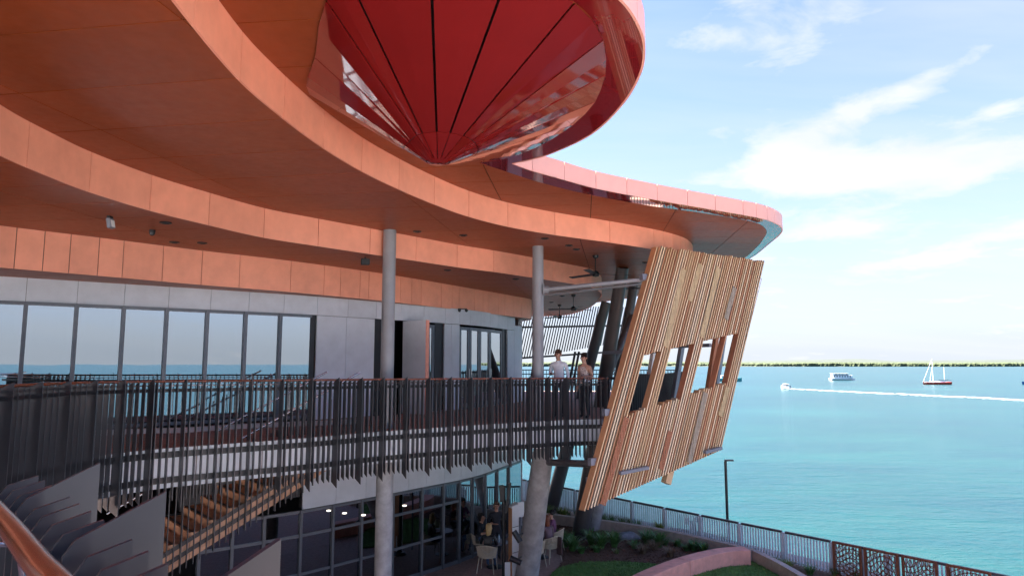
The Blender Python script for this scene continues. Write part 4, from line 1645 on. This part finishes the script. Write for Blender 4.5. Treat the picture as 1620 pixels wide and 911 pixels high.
def lamps():
    p = PX(1152, 858, GROUND)
    top = PX(1150, 728, 0)
    h = PD(1150, 729, p.y).z
    t = thing('lamp_post', 'slim black lamp post in front of the sea fence', 'lamp post', (p.x, p.y, GROUND))
    MB().lathe([(.001, 0), (.12, 0), (.12, .03), (.001, .03)], (p.x, p.y, GROUND + .0), 14).build('base_plate', 'black', t)
    MB().tube([(p.x, p.y, GROUND + .03), (p.x, p.y, h)], .048, 12).build('pole', 'black', t, smooth=True)
    MB().box((p.x + .12, p.y - .02, h + .03), (.30, .14, .05)).build('lamp_head', 'black', t, bevel=.01)
    p = PX(1096, 852, GROUND)
    t = thing('floodlight', 'black double floodlight on a short post by the sea fence', 'floodlight', (p.x, p.y, GROUND))
    MB().box((p.x, p.y, GROUND + .28), (.16, .16, .56)).build('post', 'black', t, bevel=.01)
    MB().box((p.x - .2, p.y, GROUND + .62), (.16, .12, .22)).build('lamp_head', 'black', t, bevel=.01)
    MB().box((p.x + .22, p.y, GROUND + .66), (.26, .14, .16), (.9, 0, -.45), (0, 1, 0)).build('lamp_head', 'black', t, bevel=.01)
    MB().bar((p.x - .2, p.y, GROUND + .57), (p.x + .22, p.y, GROUND + .60), .05, .05).build('arm', 'black', t)


lamps()


# ------------------------------------------------------------------ fittings under the soffits
def hang_fan(px, py, z, h, r, ang, label):
    q = PX(px, py, z)
    t = thing('ceiling_fan', label, 'fan', (q.x, q.y, z), 'ceiling fans under the deck roof')
    MB().lathe([(.001, 0), (.09, 0), (.07, -.07), (.02, -.09)], q, 14).build('canopy', 'black', t, smooth=True)
    MB().tube([q + Vector((0, 0, -.06)), q + Vector((0, 0, -h))], .015, 8).build('rod', 'black', t)
    MB().lathe([(.02, .08), (.08, .04), (.11, -.02), (.09, -.08), (.001, -.1)], q + Vector((0, 0, -h)), 16).build('motor', 'black', t, smooth=True)
    for k in range(3):
        a = ang + k * 2.0944
        d = Vector((math.cos(a), math.sin(a), 0))
        s = Vector((-d.y, d.x, .18)).normalized()
        c = q + Vector((0, 0, -h - .02)) + d * (r / 2 + .08)
        MB().box(c, (r, .15, .014), d, s).build('blade', 'black', t)


hang_fan(942, 404, Z3, .52, .95, .15, 'nearest black ceiling fan above the couple')
hang_fan(907, 466, Z2, .5, .85, .7, 'black ceiling fan in the middle of the far soffit')
hang_fan(885, 482, Z2, .5, .8, .2, 'black ceiling fan left of the middle one, farthest away')
hang_fan(1021, 432, Z3, .5, .8, .9, 'black ceiling fan half hidden by the timber screen')


def fittings():
    # floodlight under the second tier
    q = PX(174, 342, Z2)
    t = thing('floodlight', 'grey floodlight hanging below the second roof tier at left', 'floodlight', (q.x, q.y, Z2))
    MB().box(q + Vector((0, 0, -.03)), (.05, .1, .06)).build('bracket', 'black', t)
    MB().box(q + Vector((.03, -.02, -.13)), (.075, .13, .17), (1, 0, .2), (0, 1, 0)).build('lamp_body', 'steel_grey', t, bevel=.008)
    MB().box(q + Vector((.072, -.02, -.135)), (.006, .10, .12), (1, 0, .2), (0, 1, 0)).build('lens', 'white_paint', t)
    for x, y, z, lab in ((241, 364, Z2, 'small black dome camera beside the downlight at left'), (727, 488, Z1, 'black twin camera under the lowest fascia near the glazed doors')):
        q = PX(x, y, z)
        t = thing('security_camera', lab, 'camera', tuple(q))
        MB().lathe([(.001, 0), (.055, 0), (.055, -.03), (.03, -.03)], q, 12).build('mount', 'black', t)
        for dx in ((0,) if x < 300 else (0, .22)):
            MB().lathe([(.05, 0), (.052, -.03), (.035, -.07), (.001, -.085)], q + Vector((dx, 0, -.03)), 12).build('dome', 'black', t, smooth=True)
        if x > 300:
            MB().box(q + Vector((.11, 0, -.015)), (.26, .05, .025)).build('arm', 'black', t)
    q = PX(578, 407, Z2)
    t = thing('loudspeaker', 'small dark loudspeaker left of the steel column', 'loudspeaker', tuple(q))
    MB().box(q + Vector((0, 0, -.11)), (.20, .14, .15), (.95, .3, 0), (-.3, .95, 0)).build('cabinet', 'black', t, bevel=.012)
    MB().box(q + Vector((0, 0, -.018)), (.03, .05, .036)).build('bracket', 'black', t)
    dl = [(262, 352, Z2), (276, 383, Z2), (320, 384, Z2), (660, 366, Z3), (733, 372, Z3), (862, 377, Z3), (900, 388, Z3), (912, 394, Z3), (1021, 415, Z3), (708, 427, Z2), (816, 441, Z2), (889, 468, Z2), (872, 478, Z2)]
    names = ['at left beside the dome camera', 'left of two near the lowest fascia', 'right of two near the lowest fascia', 'above the steel column', 'between the two steel columns', 'just right of the second column', 'left of the nearest fan',
             'beside the nearest fan', 'next to the timber screen top', 'over the glazed doors', 'near the end of the lowest fascia', 'on the far grey soffit', 'on the far grey soffit at its left']
    for (x, y, z), nm in zip(dl, names):
        q = PX(x, y, z)
        t = thing('downlight', 'round black downlight in the soffit ' + nm, 'downlight', tuple(q), 'downlights in the soffits')
        MB().lathe([(.065, .004), (.10, .0), (.10, -.018), (.065, -.022), (.065, .004)], q, 18).build('ring', 'black', t)
        MB().lathe([(.001, -.006), (.062, -.006)], q, 14).build('lens', 'screen_lens', t)
    # twin lamp inside reach of the cone
fittings()
# ------------------------------------------------------------------ people
def person(name, label, loc, heading, joints, mats, hair, hair_mat, hair_long=0.0):
    """joints: list of (name, parent, (x, y, z), (rx, ry), material key)"""
    t = None
    me = bpy.data.meshes.new('body_skeleton')
    idx = {j[0]: i for i, j in enumerate(joints)}
    me.from_pydata([j[2] for j in joints], [(idx[j[1]], idx[j[0]]) for j in joints if j[1]], [])
    o = bpy.data.objects.new('tmp_body', me)
    COL.objects.link(o)
    sk = o.modifiers.new('skin', 'SKIN')
    sk.use_smooth_shade = True
    layer = me.skin_vertices[0].data
    for i, j in enumerate(joints):
        layer[i].radius = j[3]
        layer[i].use_root = (i == 0)
    sub = o.modifiers.new('sub', 'SUBSURF')
    sub.levels = 2
    sub.render_levels = 2
    dg = bpy.context.evaluated_depsgraph_get()
    dg.update()
    bme = bpy.data.meshes.new_from_object(o.evaluated_get(dg))
    bpy.data.objects.remove(o)
    bme.name = 'person'
    keys = []
    bones = []
    for j in joints:
        if j[1]:
            bones.append((Vector(joints[idx[j[1]]][2]), Vector(j[2]), j[4], max(j[3])))
        if j[4] not in keys:
            keys.append(j[4])
    bme.materials.clear()
    for k in keys:
        bme.materials.append(MATS[mats[k]])
    for p in bme.polygons:
        c = p.center
        best, bk = 1e9, keys[0]
        for a, b, k, r in bones:
            d = b - a
            f = max(0, min(1, (c - a).dot(d) / max(1e-9, d.length_squared)))
            q = (c - (a + d * f)).length - r * .5
            if q < best:
                best, bk = q, k
        p.material_index = keys.index(bk)
        p.use_smooth = True
    body = bpy.data.objects.new(name, bme)
    COL.objects.link(body)
    body.location = loc
    body.rotation_euler = (0, 0, heading)
    ORG[body.name] = Vector((0, 0, 0))
    tag(body, label, 'person')
    # hair, eyes, nose, mouth as children in body space
    hd = Vector(joints[idx['head']][2])
    ht = Vector(joints[idx['crown']][2])
    c = (hd + ht) / 2
    bm = bmesh.new()
    bmesh.ops.create_icosphere(bm, subdivisions=3, radius=1)
    rnd = random.Random(len(label))
    for v in bm.verts:
        n = v.co.copy()
        v.co = Vector((n.x * .098, n.y * .112 - .022, n.z * .112 + .038))
        if n.y > .25 and n.z < .62:
            v.co.y -= (n.y - .1) * .12
            v.co.z += .03
        if n.z < -.3:
            if hair_long:
                v.co.z -= hair_long * min(1, (-n.z - .3) / .5)
                v.co.y -= .03
                v.co.x *= 1.05
            else:
                v.co.z += .04
        v.co += Vector((rnd.uniform(-1, 1), rnd.uniform(-1, 1), rnd.uniform(-1, 1))) * .003
        v.co += c
    if hair == 'bun':
        r = bmesh.ops.create_icosphere(bm, subdivisions=2, radius=.062)
        bmesh.ops.translate(bm, verts=r['verts'], vec=c + Vector((0, -.10, .09)))
    hm = bpy.data.meshes.new('hair')
    bm.to_mesh(hm)
    bm.free()
    hm.materials.append(MATS[hair_mat])
    hm.shade_smooth()
    h = bpy.data.objects.new('hair', hm)
    COL.objects.link(h)
    h.parent = body
    for sx in (-1, 1):
        e = MB().lathe([(.001, .012), (.010, .008), (.012, 0)], c + Vector((sx * .034, .083, .005)), 8, axis=(0, 1, 0)).build('eye', 'black', None)
        e.parent = body
        e = MB().lathe([(.001, -.03), (.014, -.02), (.018, 0), (.012, .025), (.001, .032)], c + Vector((sx * .088, -.005, -.005)), 8).build('ear', mats['skin'], None, smooth=True)
        e.parent = body
    e = MB().add([c + Vector((-.014, .085, -.03)), c + Vector((.014, .085, -.03)), c + Vector((0, .118, -.028)), c + Vector((0, .088, .02))], [(0, 1, 2), (0, 2, 3), (1, 3, 2), (0, 3, 1)]).build('nose', mats['skin'], None)
    e.parent = body
    e = MB().box(c + Vector((0, .084, -.056)), (.045, .01, .009)).build('mouth', 'hair_red', None)
    e.parent = body
    return body


def arm(s, sh, el, wr, up, low, fing):
    """shoulder to fingers on side s; fing = direction of the fingers"""
    S = 'L' if s < 0 else 'R'
    f = Vector(fing).normalized()
    wr = Vector(wr)
    palm = wr + f * .07
    side = f.cross(Vector((0, 0, 1)))
    if side.length < .2:
        side = Vector((0, 1, 0))
    side.normalize()
    out = [('sh' + S, 'chest', sh, (.062, .062), up), ('el' + S, 'sh' + S, el, (.045, .045), up), ('fa' + S, 'el' + S, tuple(Vector(el).lerp(wr, .4)), (.04, .04), low),
           ('wr' + S, 'fa' + S, tuple(wr), (.028, .028), 'skin'), ('pa' + S, 'wr' + S, tuple(palm), (.036, .022), 'skin')]
    for k, (o, ln) in enumerate(((-.028, .062), (-.010, .075), (.010, .07), (.027, .055))):
        b = palm + side * o + f * .03
        out.append(('f%d%s' % (k, S), 'pa' + S, tuple(b), (.010, .010), 'skin'))
        out.append(('g%d%s' % (k, S), 'f%d%s' % (k, S), tuple(b + f * ln * .7 + Vector((0, 0, -.012))), (.008, .008), 'skin'))
    b = wr + f * .035 - side * .045
    out.append(('t0' + S, 'wr' + S, tuple(b), (.011, .011), 'skin'))
    out.append(('t1' + S, 't0' + S, tuple(b + f * .04 - side * .012), (.009, .009), 'skin'))
    return out


def stand(k=1.0, turn=0.0, woman=False, lh=None, rh=None, low='skin', up='top', neck='skin'):
    w = .9 if woman else 1.0
    hx, hy = math.sin(turn) * .02, math.cos(turn) * .02
    j = [('pelvis', None, (0, 0, .95), (.155 * w, .12), 'legs'), ('waist', 'pelvis', (0, 0, 1.08), (.135 * w, .105), 'top'), ('chest', 'waist', (0, .01, 1.30), (.165 * w, .115), 'top'),
         ('neckb', 'chest', (0, 0, 1.44), (.075, .07), 'top' if not woman else 'skin'), ('neck', 'neckb', (0, .01, 1.51), (.052, .054), 'skin'), ('head', 'neck', (hx, .015 + hy, 1.585), (.072, .085), 'skin'), ('crown', 'head', (hx, .01 + hy, 1.685), (.076, .090), 'skin')]
    for s in (-1, 1):
        S = 'L' if s < 0 else 'R'
        j += [('hip' + S, 'pelvis', (s * .095, 0, .86), (.095, .10), 'legs'), ('kn' + S, 'hip' + S, (s * .10, .025, .49), (.065, .068), 'legs'), ('an' + S, 'kn' + S, (s * .10, -.02, .09), (.042, .045), 'legs'), ('toe' + S, 'an' + S, (s * .115, .13, .035), (.042, .035), 'shoe')]
    for s, pose in ((-1, lh), (1, rh)):
        sh = (s * .195 * w, 0, 1.40)
        if pose == 'bent':
            j += arm(s, sh, (s * .25 * w, -.02, 1.12), (s * .10, .24, 1.13), up, low, (-s * .7, .7, .1))
        else:
            j += arm(s, sh, (s * .245 * w, -.03, 1.12), (s * .25 * w, .04, .87), up, low, (0, .12, -1))
    return [(a, b, tuple(q * k for q in c), tuple(q * k for q in d), e) for a, b, c, d, e in j]


def sit(woman=True, lean=.06, up='top', low='skin'):
    w = .9 if woman else 1.0
    j = [('pelvis', None, (0, 0, .54), (.165 * w, .13), 'legs'), ('waist', 'pelvis', (0, .01, .68), (.135 * w, .11), 'top'), ('chest', 'waist', (0, lean * .6, .90), (.16 * w, .115), 'top'), ('neckb', 'chest', (0, lean, 1.03), (.07, .065), 'top'),
         ('neck', 'neckb', (0, lean + .02, 1.10), (.052, .054), 'skin'), ('head', 'neck', (0, lean + .045, 1.17), (.072, .085), 'skin'), ('crown', 'head', (0, lean + .035, 1.27), (.076, .09), 'skin')]
    for s in (-1, 1):
        S = 'L' if s < 0 else 'R'
        j += [('hip' + S, 'pelvis', (s * .10, .10, .53), (.10, .10), 'legs'), ('kn' + S, 'hip' + S, (s * .12, .46, .52), (.07, .07), 'legs'), ('an' + S, 'kn' + S, (s * .12, .44, .09), (.045, .045), 'legs'), ('toe' + S, 'an' + S, (s * .12, .58, .04), (.042, .035), 'shoe')]
        j += arm(s, (s * .185 * w, lean * .6, 1.0), (s * .25, .08, .76), (s * .12, .32, .78), up, low, (-s * .4, .9, -.1))
    return j


def people():
    # the couple on the deck
    q = PD(884, 600, 18.6)
    person('person', 'person in a white shirt standing behind the balustrade with one hand raised', (q.x, q.y, DECK), R(155), stand(1.03, .6, False, None, 'bent', low='top'),
           dict(skin='skin', top='cloth_white', legs='cloth_navy', shoe='black'), 'short', 'hair_brown')
    q = PD(925, 600, 18.3)
    person('person', 'person in a patterned sleeveless top with dark tied hair standing behind the balustrade', (q.x, q.y, DECK), R(140), stand(.97, .5, True, 'bent', None, low='skin', up='skin'),
           dict(skin='skin', top='cloth_print', legs='cloth_navy', shoe='black'), 'bun', 'hair_dark', .02)
    # the group at the near table
    q = PX(772, 903, GROUND)
    person('person', 'person with long blonde hair and black top seated at the table, back to the camera', (q.x, q.y, GROUND), R(-12), sit(True), dict(skin='skin', top='black', legs='cloth_jean', shoe='black'), 'long', 'hair_blonde', .17)
    q = PX(756, 893, GROUND)
    person('person', 'dark haired person in a black top seated at the table beside the window', (q.x, q.y + .9, GROUND), R(-100), sit(True), dict(skin='skin', top='cloth_navy', legs='cloth_jean', shoe='black'), 'bun', 'hair_dark', .05)
    q = PX(785, 884, GROUND)
    person('person', 'person dressed in black standing behind the table under the deck', (q.x, q.y, GROUND), R(190), stand(1.0, 0, False, None, 'bent', low='top'), dict(skin='skin', top='cloth_navy', legs='cloth_navy', shoe='black'), 'short', 'hair_brown')
    # the pair by the bed
    q = PX(877, 877, GROUND)
    person('person', 'person in a plum top with dark short hair sitting by the planting bed', (q.x, q.y + .2, GROUND), R(70), sit(True), dict(skin='skin', top='cloth_plum', legs='cloth_navy', shoe='black'), 'bun', 'hair_dark')
    q = PX(869, 886, GROUND)
    person('person', 'person with long auburn hair in a dark top sitting with back turned', (q.x, q.y, GROUND), R(40), sit(True, .1), dict(skin='skin', top='cloth_mauve', legs='cloth_navy', shoe='black'), 'long', 'hair_red', .20)


people()


# ------------------------------------------------------------------ terrace furniture
def chair(px, py, heading, label, y_off=0.0, z=GROUND):
    q = PX(px, py, z)
    root = thing('rope_chair', label, 'chair', (0, 0, 0), 'woven rope chairs on the terrace')
    for sx in (-1, 1):
        MB().tube([(sx * .20, .20, .44), (sx * .25, .24, 0)], .013, 8).build('leg', 'rope', root)
        MB().tube([(sx * .20, -.20, .44), (sx * .26, -.27, 0)], .013, 8).build('leg', 'rope', root)
    prof = [(math.cos(a) * .27, math.sin(a) * .25) for a in [2 * math.pi * i / 24 for i in range(24)]]
    MB().prism(prof, .42, .465).build('seat', 'rope', root)
    arc = [R(195 + 150 * i / 22) for i in range(23)]
    rim = [(math.cos(a) * .33, math.sin(a) * .31, .70 + .10 * max(0, -math.sin(a)) ** 2) for a in arc]
    MB().tube(rim, .016, 8).build('back_rim', 'rope', root, smooth=True)
    low = [(math.cos(a) * .29, math.sin(a) * .27, .47) for a in arc]
    MB().tube(low, .012, 8).build('lower_rim', 'rope', root, smooth=True)
    for a, b in zip(rim, low):
        MB().bar(a, b, .024, .010).build('woven_strap', 'rope', root)
    root.location = (q.x, q.y + y_off, z)
    root.rotation_euler = (0, 0, heading)
    return root


chair(771, 903, R(-12), 'woven rope chair under the blonde person')
chair(756, 893, R(-100), 'woven rope chair beside the window under the dark haired person', .9)
chair(870, 887, R(40), 'woven rope chair with a brown towel over its back')
chair(878, 877, R(70), 'woven rope chair nearest the planting bed under the person in plum', .2)
chair(846, 897, R(60), 'empty woven rope chair half hidden by the thick leaning column')


def table(px, py, label, y_off=0.0):
    q = PX(px, py, GROUND)
    c = Vector((q.x, q.y + y_off, GROUND))
    t = thing('round_table', label, 'table', tuple(c), 'round tables on the terrace')
    MB().lathe([(.001, .74), (.39, .74), (.40, .725), (.39, .705), (.001, .705)], c, 28).build('table_top', 'steel_grey', t, smooth=True)
    MB().lathe([(.03, .705), (.03, .04), (.03, .04)], c, 12).build('stem', 'black', t)
    MB().lathe([(.001, .03), (.05, .04), (.26, .015), (.26, 0)], c, 24).build('base', 'black', t, smooth=True)
    return c


TC = table(783, 896, 'round table with water bottles under the deck')
table(855, 881, 'round table beside the thick leaning column')
for i, (dx, dy) in enumerate(((-.08, -.1), (.12, -.06))):
    b = MB().lathe([(.001, 0), (.036, 0), (.038, .14), (.03, .17), (.014, .20), (.014, .225), (.001, .225)], (0, 0, 0), 12).build('water_bottle', 'bottle_clear', smooth=True)
    b.location = (TC.x + dx, TC.y + dy, GROUND + .742)
    tag(b, ('left' if i == 0 else 'right') + ' clear water bottle of two on the round table', 'bottle', 'water bottles on the table')
# towel over the chair back
q = PX(870, 887, GROUND)
tw = MB().box((q.x + .28, q.y - .22, GROUND + .52), (.04, .26, .55), (.8, .6, .05), (-.6, .8, 0)).build('towel', 'towel_brown', bevel=.012)
tag(tw, 'brown towel hanging from a rope chair back', 'towel')


def totem():
    b = PX(812, 921, GROUND)
    h = PD(812, 796, b.y).z
    t = thing('sign_totem', 'white and rust coloured upright panel post beside the thick leaning column', 'totem', (b.x, b.y, GROUND))
    w = .30
    MB().add([(b.x - .13, b.y + .22, GROUND), (b.x - .03, b.y, GROUND), (b.x + .16, b.y + .06, GROUND), (b.x + .05, b.y + .28, GROUND),
              (b.x - .13, b.y + .22, h - .1), (b.x - .03, b.y, h - .08), (b.x + .16, b.y + .06, h - .02), (b.x + .05, b.y + .28, h)],
             [(0, 1, 5, 4), (1, 2, 6, 5), (2, 3, 7, 6), (3, 0, 4, 7), (4, 5, 6, 7), (0, 3, 2, 1)]).build('post_body', 'white_paint', t)
    MB().add([(b.x - .137, b.y + .20, GROUND + .01), (b.x - .037, b.y - .003, GROUND + .01), (b.x - .037, b.y - .003, h - .14), (b.x - .137, b.y + .20, h - .15),
              (b.x - .131, b.y + .21, GROUND + .01), (b.x - .031, b.y + .01, GROUND + .01), (b.x - .031, b.y + .01, h - .14), (b.x - .131, b.y + .21, h - .15)],
             [(0, 1, 2, 3), (4, 7, 6, 5), (0, 4, 5, 1), (2, 6, 7, 3), (0, 3, 7, 4), (1, 5, 6, 2)]).build('rust_side', 'slat_brown', t)
    for z in (-4.6, -5.3):
        MB().bar((b.x - .02, b.y - .004, z), (b.x + .15, b.y + .055, z + .03), .008, .012).build('joint_line', 'joint', t)
    # the notice board behind, angled
    c = PD(823, 805, b.y + .6)
    s = thing('notice_board', 'small white notice board fixed behind the white post', 'sign', (c.x, c.y, GROUND))
    MB().bar((c.x, c.y, GROUND), (c.x, c.y, c.z + .1), .05, .05).build('stake', 'steel_grey', s)
    MB().box((c.x, c.y - .04, c.z), (.26, .02, .42), (.85, .5, 0), (-.5, .85, 0)).build('board', 'white_paint', s)
    # cylinder spotlights on the leaning column
    for (x, y), (dx, dz), lab in (((818, 848), (.28, -.42), 'upper black cylinder spotlight on the leaning column'), ((816, 886), (.34, -.12), 'lower black cylinder spotlight on the leaning column')):
        c = PD(x, y, 18.6)
        s = thing('spotlight', lab, 'spotlight', tuple(c), 'cylinder spotlights')
        d = Vector((dx, -.1, dz)).normalized()
        MB().tube([c - d * .16, c + d * .16], .075, 18).build('barrel', 'black', s, smooth=True)
        MB().lathe([(.001, 0), (.066, 0)], c + d * .162, 16, axis=tuple(d)).build('lens', 'steel_grey', s)
        MB().tube([c, c + Vector((.15, .25, .02))], .025, 8).build('arm', 'black', s)
    # black stand with its tilted panel
    b = PX(797, 918, GROUND)
    s = thing('patio_heater', 'black pole stand with tilted black panels in front of the seated group', 'stand', (b.x, b.y, GROUND))
    MB().lathe([(.001, .08), (.16, .08), (.22, .0)], (b.x, b.y, GROUND), 18).build('base', 'black', s)
    hz = PD(797, 768, b.y).z
    MB().tube([(b.x, b.y, GROUND + .05), (b.x, b.y, hz)], .055, 12).build('pole', 'black', s, smooth=True)
    c = PD(804, 785, b.y)
    MB().bar((c.x + .05, c.y, c.z + .38), (c.x - .07, c.y, c.z - .45), .16, .09, up=(1, 0, 0)).build('tilted_panel', 'black', s, bevel=.01)
    c = PD(794, 780, b.y)
    MB().box(c, (.14, .12, .46), (1, 0, .06), (0, 1, 0)).build('control_box', 'black', s, bevel=.01)
    c = PD(803, 903, b.y - .1)
    MB().box(c, (.16, .03, .5)).build('info_plate', 'white_paint', s, bevel=.01)


totem()


# ------------------------------------------------------------------ boats
def hull(name, m, L, W, D, loc, heading, parent=None, sheer=.25, z0=-.25):
    mb = MB()
    st = 14
    k0 = 0
    for i in range(st + 1):
        f = i / st
        w = W / 2 * min(1, 1.15 * math.sin(math.pi * (1 - f) * .5 + .12) ** .7) * (1 if f < .6 else (1 - ((f - .6) / .4) ** 2.2))
        w = max(w, .02)
        top = D * (1 + sheer * (2 * f - .9) ** 2)
        x = -L / 2 + L * f
        mb.v += [Vector((x, -w, top)), Vector((x, -w * .85, D * .25)), Vector((x * .97, 0, z0)), Vector((x, w * .85, D * .25)), Vector((x, w, top))]
    for i in range(st):
        for j in range(4):
            a = i * 5 + j
            mb.f.append((a, a + 1, a + 6, a + 5))
        mb.f.append((i * 5, i * 5 + 5, i * 5 + 9, i * 5 + 4))
    mb.f.append((0, 1, 2, 3, 4))
    return mb


def boats():
    # red ketch at anchor
    p = PX(1482, 608, SEA)
    t = thing('sailing_boat', 'red hulled two masted sailing boat at anchor', 'sailboat', (0, 0, 0))
    L = 41 * p.y / F_PX
    hull('hull', 'hull_red', L, L * .26, L * .085, 0, 0).build('hull', 'hull_red', t, smooth=True)
    MB().box((-L * .05, 0, L * .105), (L * .42, L * .14, L * .045)).build('cabin', 'boat_white', t, bevel=.08)
    MB().box((L * .0, 0, L * .088), (L * .92, L * .2, L * .012)).build('deck', 'boat_white', t)
    for x, h in ((L * .12, L * .98), (-L * .30, L * .66)):
        MB().tube([(x, 0, L * .08), (x, 0, h)], [L * .010, L * .006], 8).build('mast', 'boat_white', t)
        MB().tube([(x, 0, L * .17), (x - L * .26, 0, L * .17)], L * .006, 6).build('boom', 'boat_dark', t)
    MB().tube([(L * .12, 0, L * .96), (L * .49, 0, L * .11)], L * .005, 6).build('forestay', 'boat_white', t)
    MB().tube([(L * .12, 0, L * .70), (L * .25, 0, L * .11)], L * .004, 6).build('forestay', 'boat_white', t)
    MB().box((-L * .22, 0, L * .175), (L * .34, L * .15, L * .02)).build('awning', 'boat_dark', t)
    t.location = (p.x, p.y, SEA)
    t.rotation_euler = (0, 0, R(176))
    # white houseboat
    p = PX(1333, 601, SEA)
    L = 38 * p.y / F_PX
    t = thing('houseboat', 'white two deck houseboat on the calm sea', 'boat', (0, 0, 0))
    hull('hull', 'boat_white', L, L * .3, L * .07, 0, 0, sheer=.12).build('hull', 'boat_white', t)
    MB().box((-L * .04, 0, L * .135), (L * .80, L * .24, L * .12)).build('lower_cabin', 'boat_white', t, bevel=.1)
    for i in range(7):
        MB().box((-L * .36 + i * L * .105, -L * .121, L * .15), (L * .06, .04, L * .05)).build('window', 'boat_dark', t)
        MB().box((-L * .36 + i * L * .105, L * .121, L * .15), (L * .06, .04, L * .05)).build('window', 'boat_dark', t)
    MB().box((-L * .10, 0, L * .205), (L * .62, L * .22, L * .02)).build('upper_deck', 'boat_dark', t)
    for i in range(5):
        MB().box((-L * .38 + i * L * .14, 0, L * .235), (L * .012, L * .2, L * .05)).build('upper_post', 'boat_white', t)
    MB().box((-L * .10, 0, L * .268), (L * .68, L * .25, L * .018)).build('roof', 'boat_white', t)
    t.location = (p.x, p.y, SEA)
    t.rotation_euler = (0, 0, R(-4))
    # speedboat and wake
    p = PX(1243, 615, SEA)
    L = 20 * p.y / F_PX
    t = thing('speedboat', 'small white speedboat heading left with a long wake', 'boat', (0, 0, 0))
    hull('hull', 'boat_white', L, L * .36, L * .17, 0, 0).build('hull', 'boat_white', t, smooth=True)
    MB().box((0, 0, L * .27), (L * .30, L * .22, L * .14)).build('cabin', 'boat_dark', t, bevel=.05)
    MB().box((L * -.02, 0, L * .355), (L * .38, L * .27, L * .03)).build('canopy', 'boat_white', t)
    MB().box((-L * .46, 0, L * .2), (L * .08, L * .1, L * .16)).build('outboard', 'boat_dark', t, bevel=.03)
    t.location = (p.x, p.y, SEA + .1)
    d = PX(1640, 634, SEA)
    v = Vector((d.x - p.x, d.y - p.y, 0))
    t.rotation_euler = (0, R(-3), math.atan2(-v.y, -v.x))
    # wake
    mb = MB()
    rnd = random.Random(4)
    side = Vector((-v.y, v.x, 0)).normalized()
    n = 150
    for i in range(n + 1):
        f = i / n * 1.15
        c = Vector((p.x, p.y, 0)) + v * f + v.normalized() * 1.0
        w = .9 + 2.3 * min(1, f * 2.2) ** .8 + rnd.uniform(-.8, .6) * (.5 + f)
        j = side * (1.2 * math.sin(f * 25) * f)
        mb.v += [Vector((c.x, c.y, SEA + .05)) + j - side * w, Vector((c.x, c.y, SEA + .32)) + j, Vector((c.x, c.y, SEA + .05)) + j + side * (w * .9 + rnd.uniform(-.5, .5))]
        if i:
            k = i * 3
            mb.f += [(k - 3, k, k + 1, k - 2), (k - 2, k + 1, k + 2, k - 1)]
    tag(mb.build('wake', 'foam', fix=False), 'long white wake trailing behind the speedboat', 'wake', kind='stuff')
    # blue bow at the picture edge
    p = PX(1628, 608, SEA)
    L = 34 * p.y / F_PX
    t = thing('motor_boat', 'blue hulled motor boat cut by the right picture edge', 'boat', (0, 0, 0))
    hull('hull', 'hull_blue', L, L * .3, L * .11, 0, 0).build('hull', 'hull_blue', t, smooth=True)
    MB().box((-L * .1, 0, L * .2), (L * .35, L * .2, L * .14)).build('cabin', 'boat_white', t, bevel=.1)
    MB().box((-L * .1, -L * .101, L * .22), (L * .3, .05, L * .05)).build('window', 'boat_dark', t)
    t.location = (p.x + L * .18, p.y, SEA)
    t.rotation_euler = (0, 0, R(180))
    # ferry seen through the screen
    p = PX(1152, 603, SEA)
    L = 44 * p.y / F_PX
    t = thing('work_boat', 'white and teal work boat seen past the timber screen', 'boat', (0, 0, 0))
    hull('hull', 'teal_paint', L, L * .3, L * .10, 0, 0).build('hull', 'teal_paint', t, smooth=True)
    MB().box((-L * .02, 0, L * .16), (L * .55, L * .22, L * .10)).build('cabin', 'boat_white', t, bevel=.1)
    MB().box((L * .08, 0, L * .25), (L * .22, L * .2, L * .08)).build('wheelhouse', 'boat_white', t, bevel=.1)
    MB().box((-L * .02, -L * .112, L * .175), (L * .48, .06, L * .035)).build('window', 'boat_dark', t)
    MB().tube([(L * .05, 0, L * .28), (L * .05, 0, L * .45)], L * .008, 6).build('mast', 'boat_white', t)
    t.location = (p.x, p.y, SEA)
    t.rotation_euler = (0, 0, R(3))


boats()
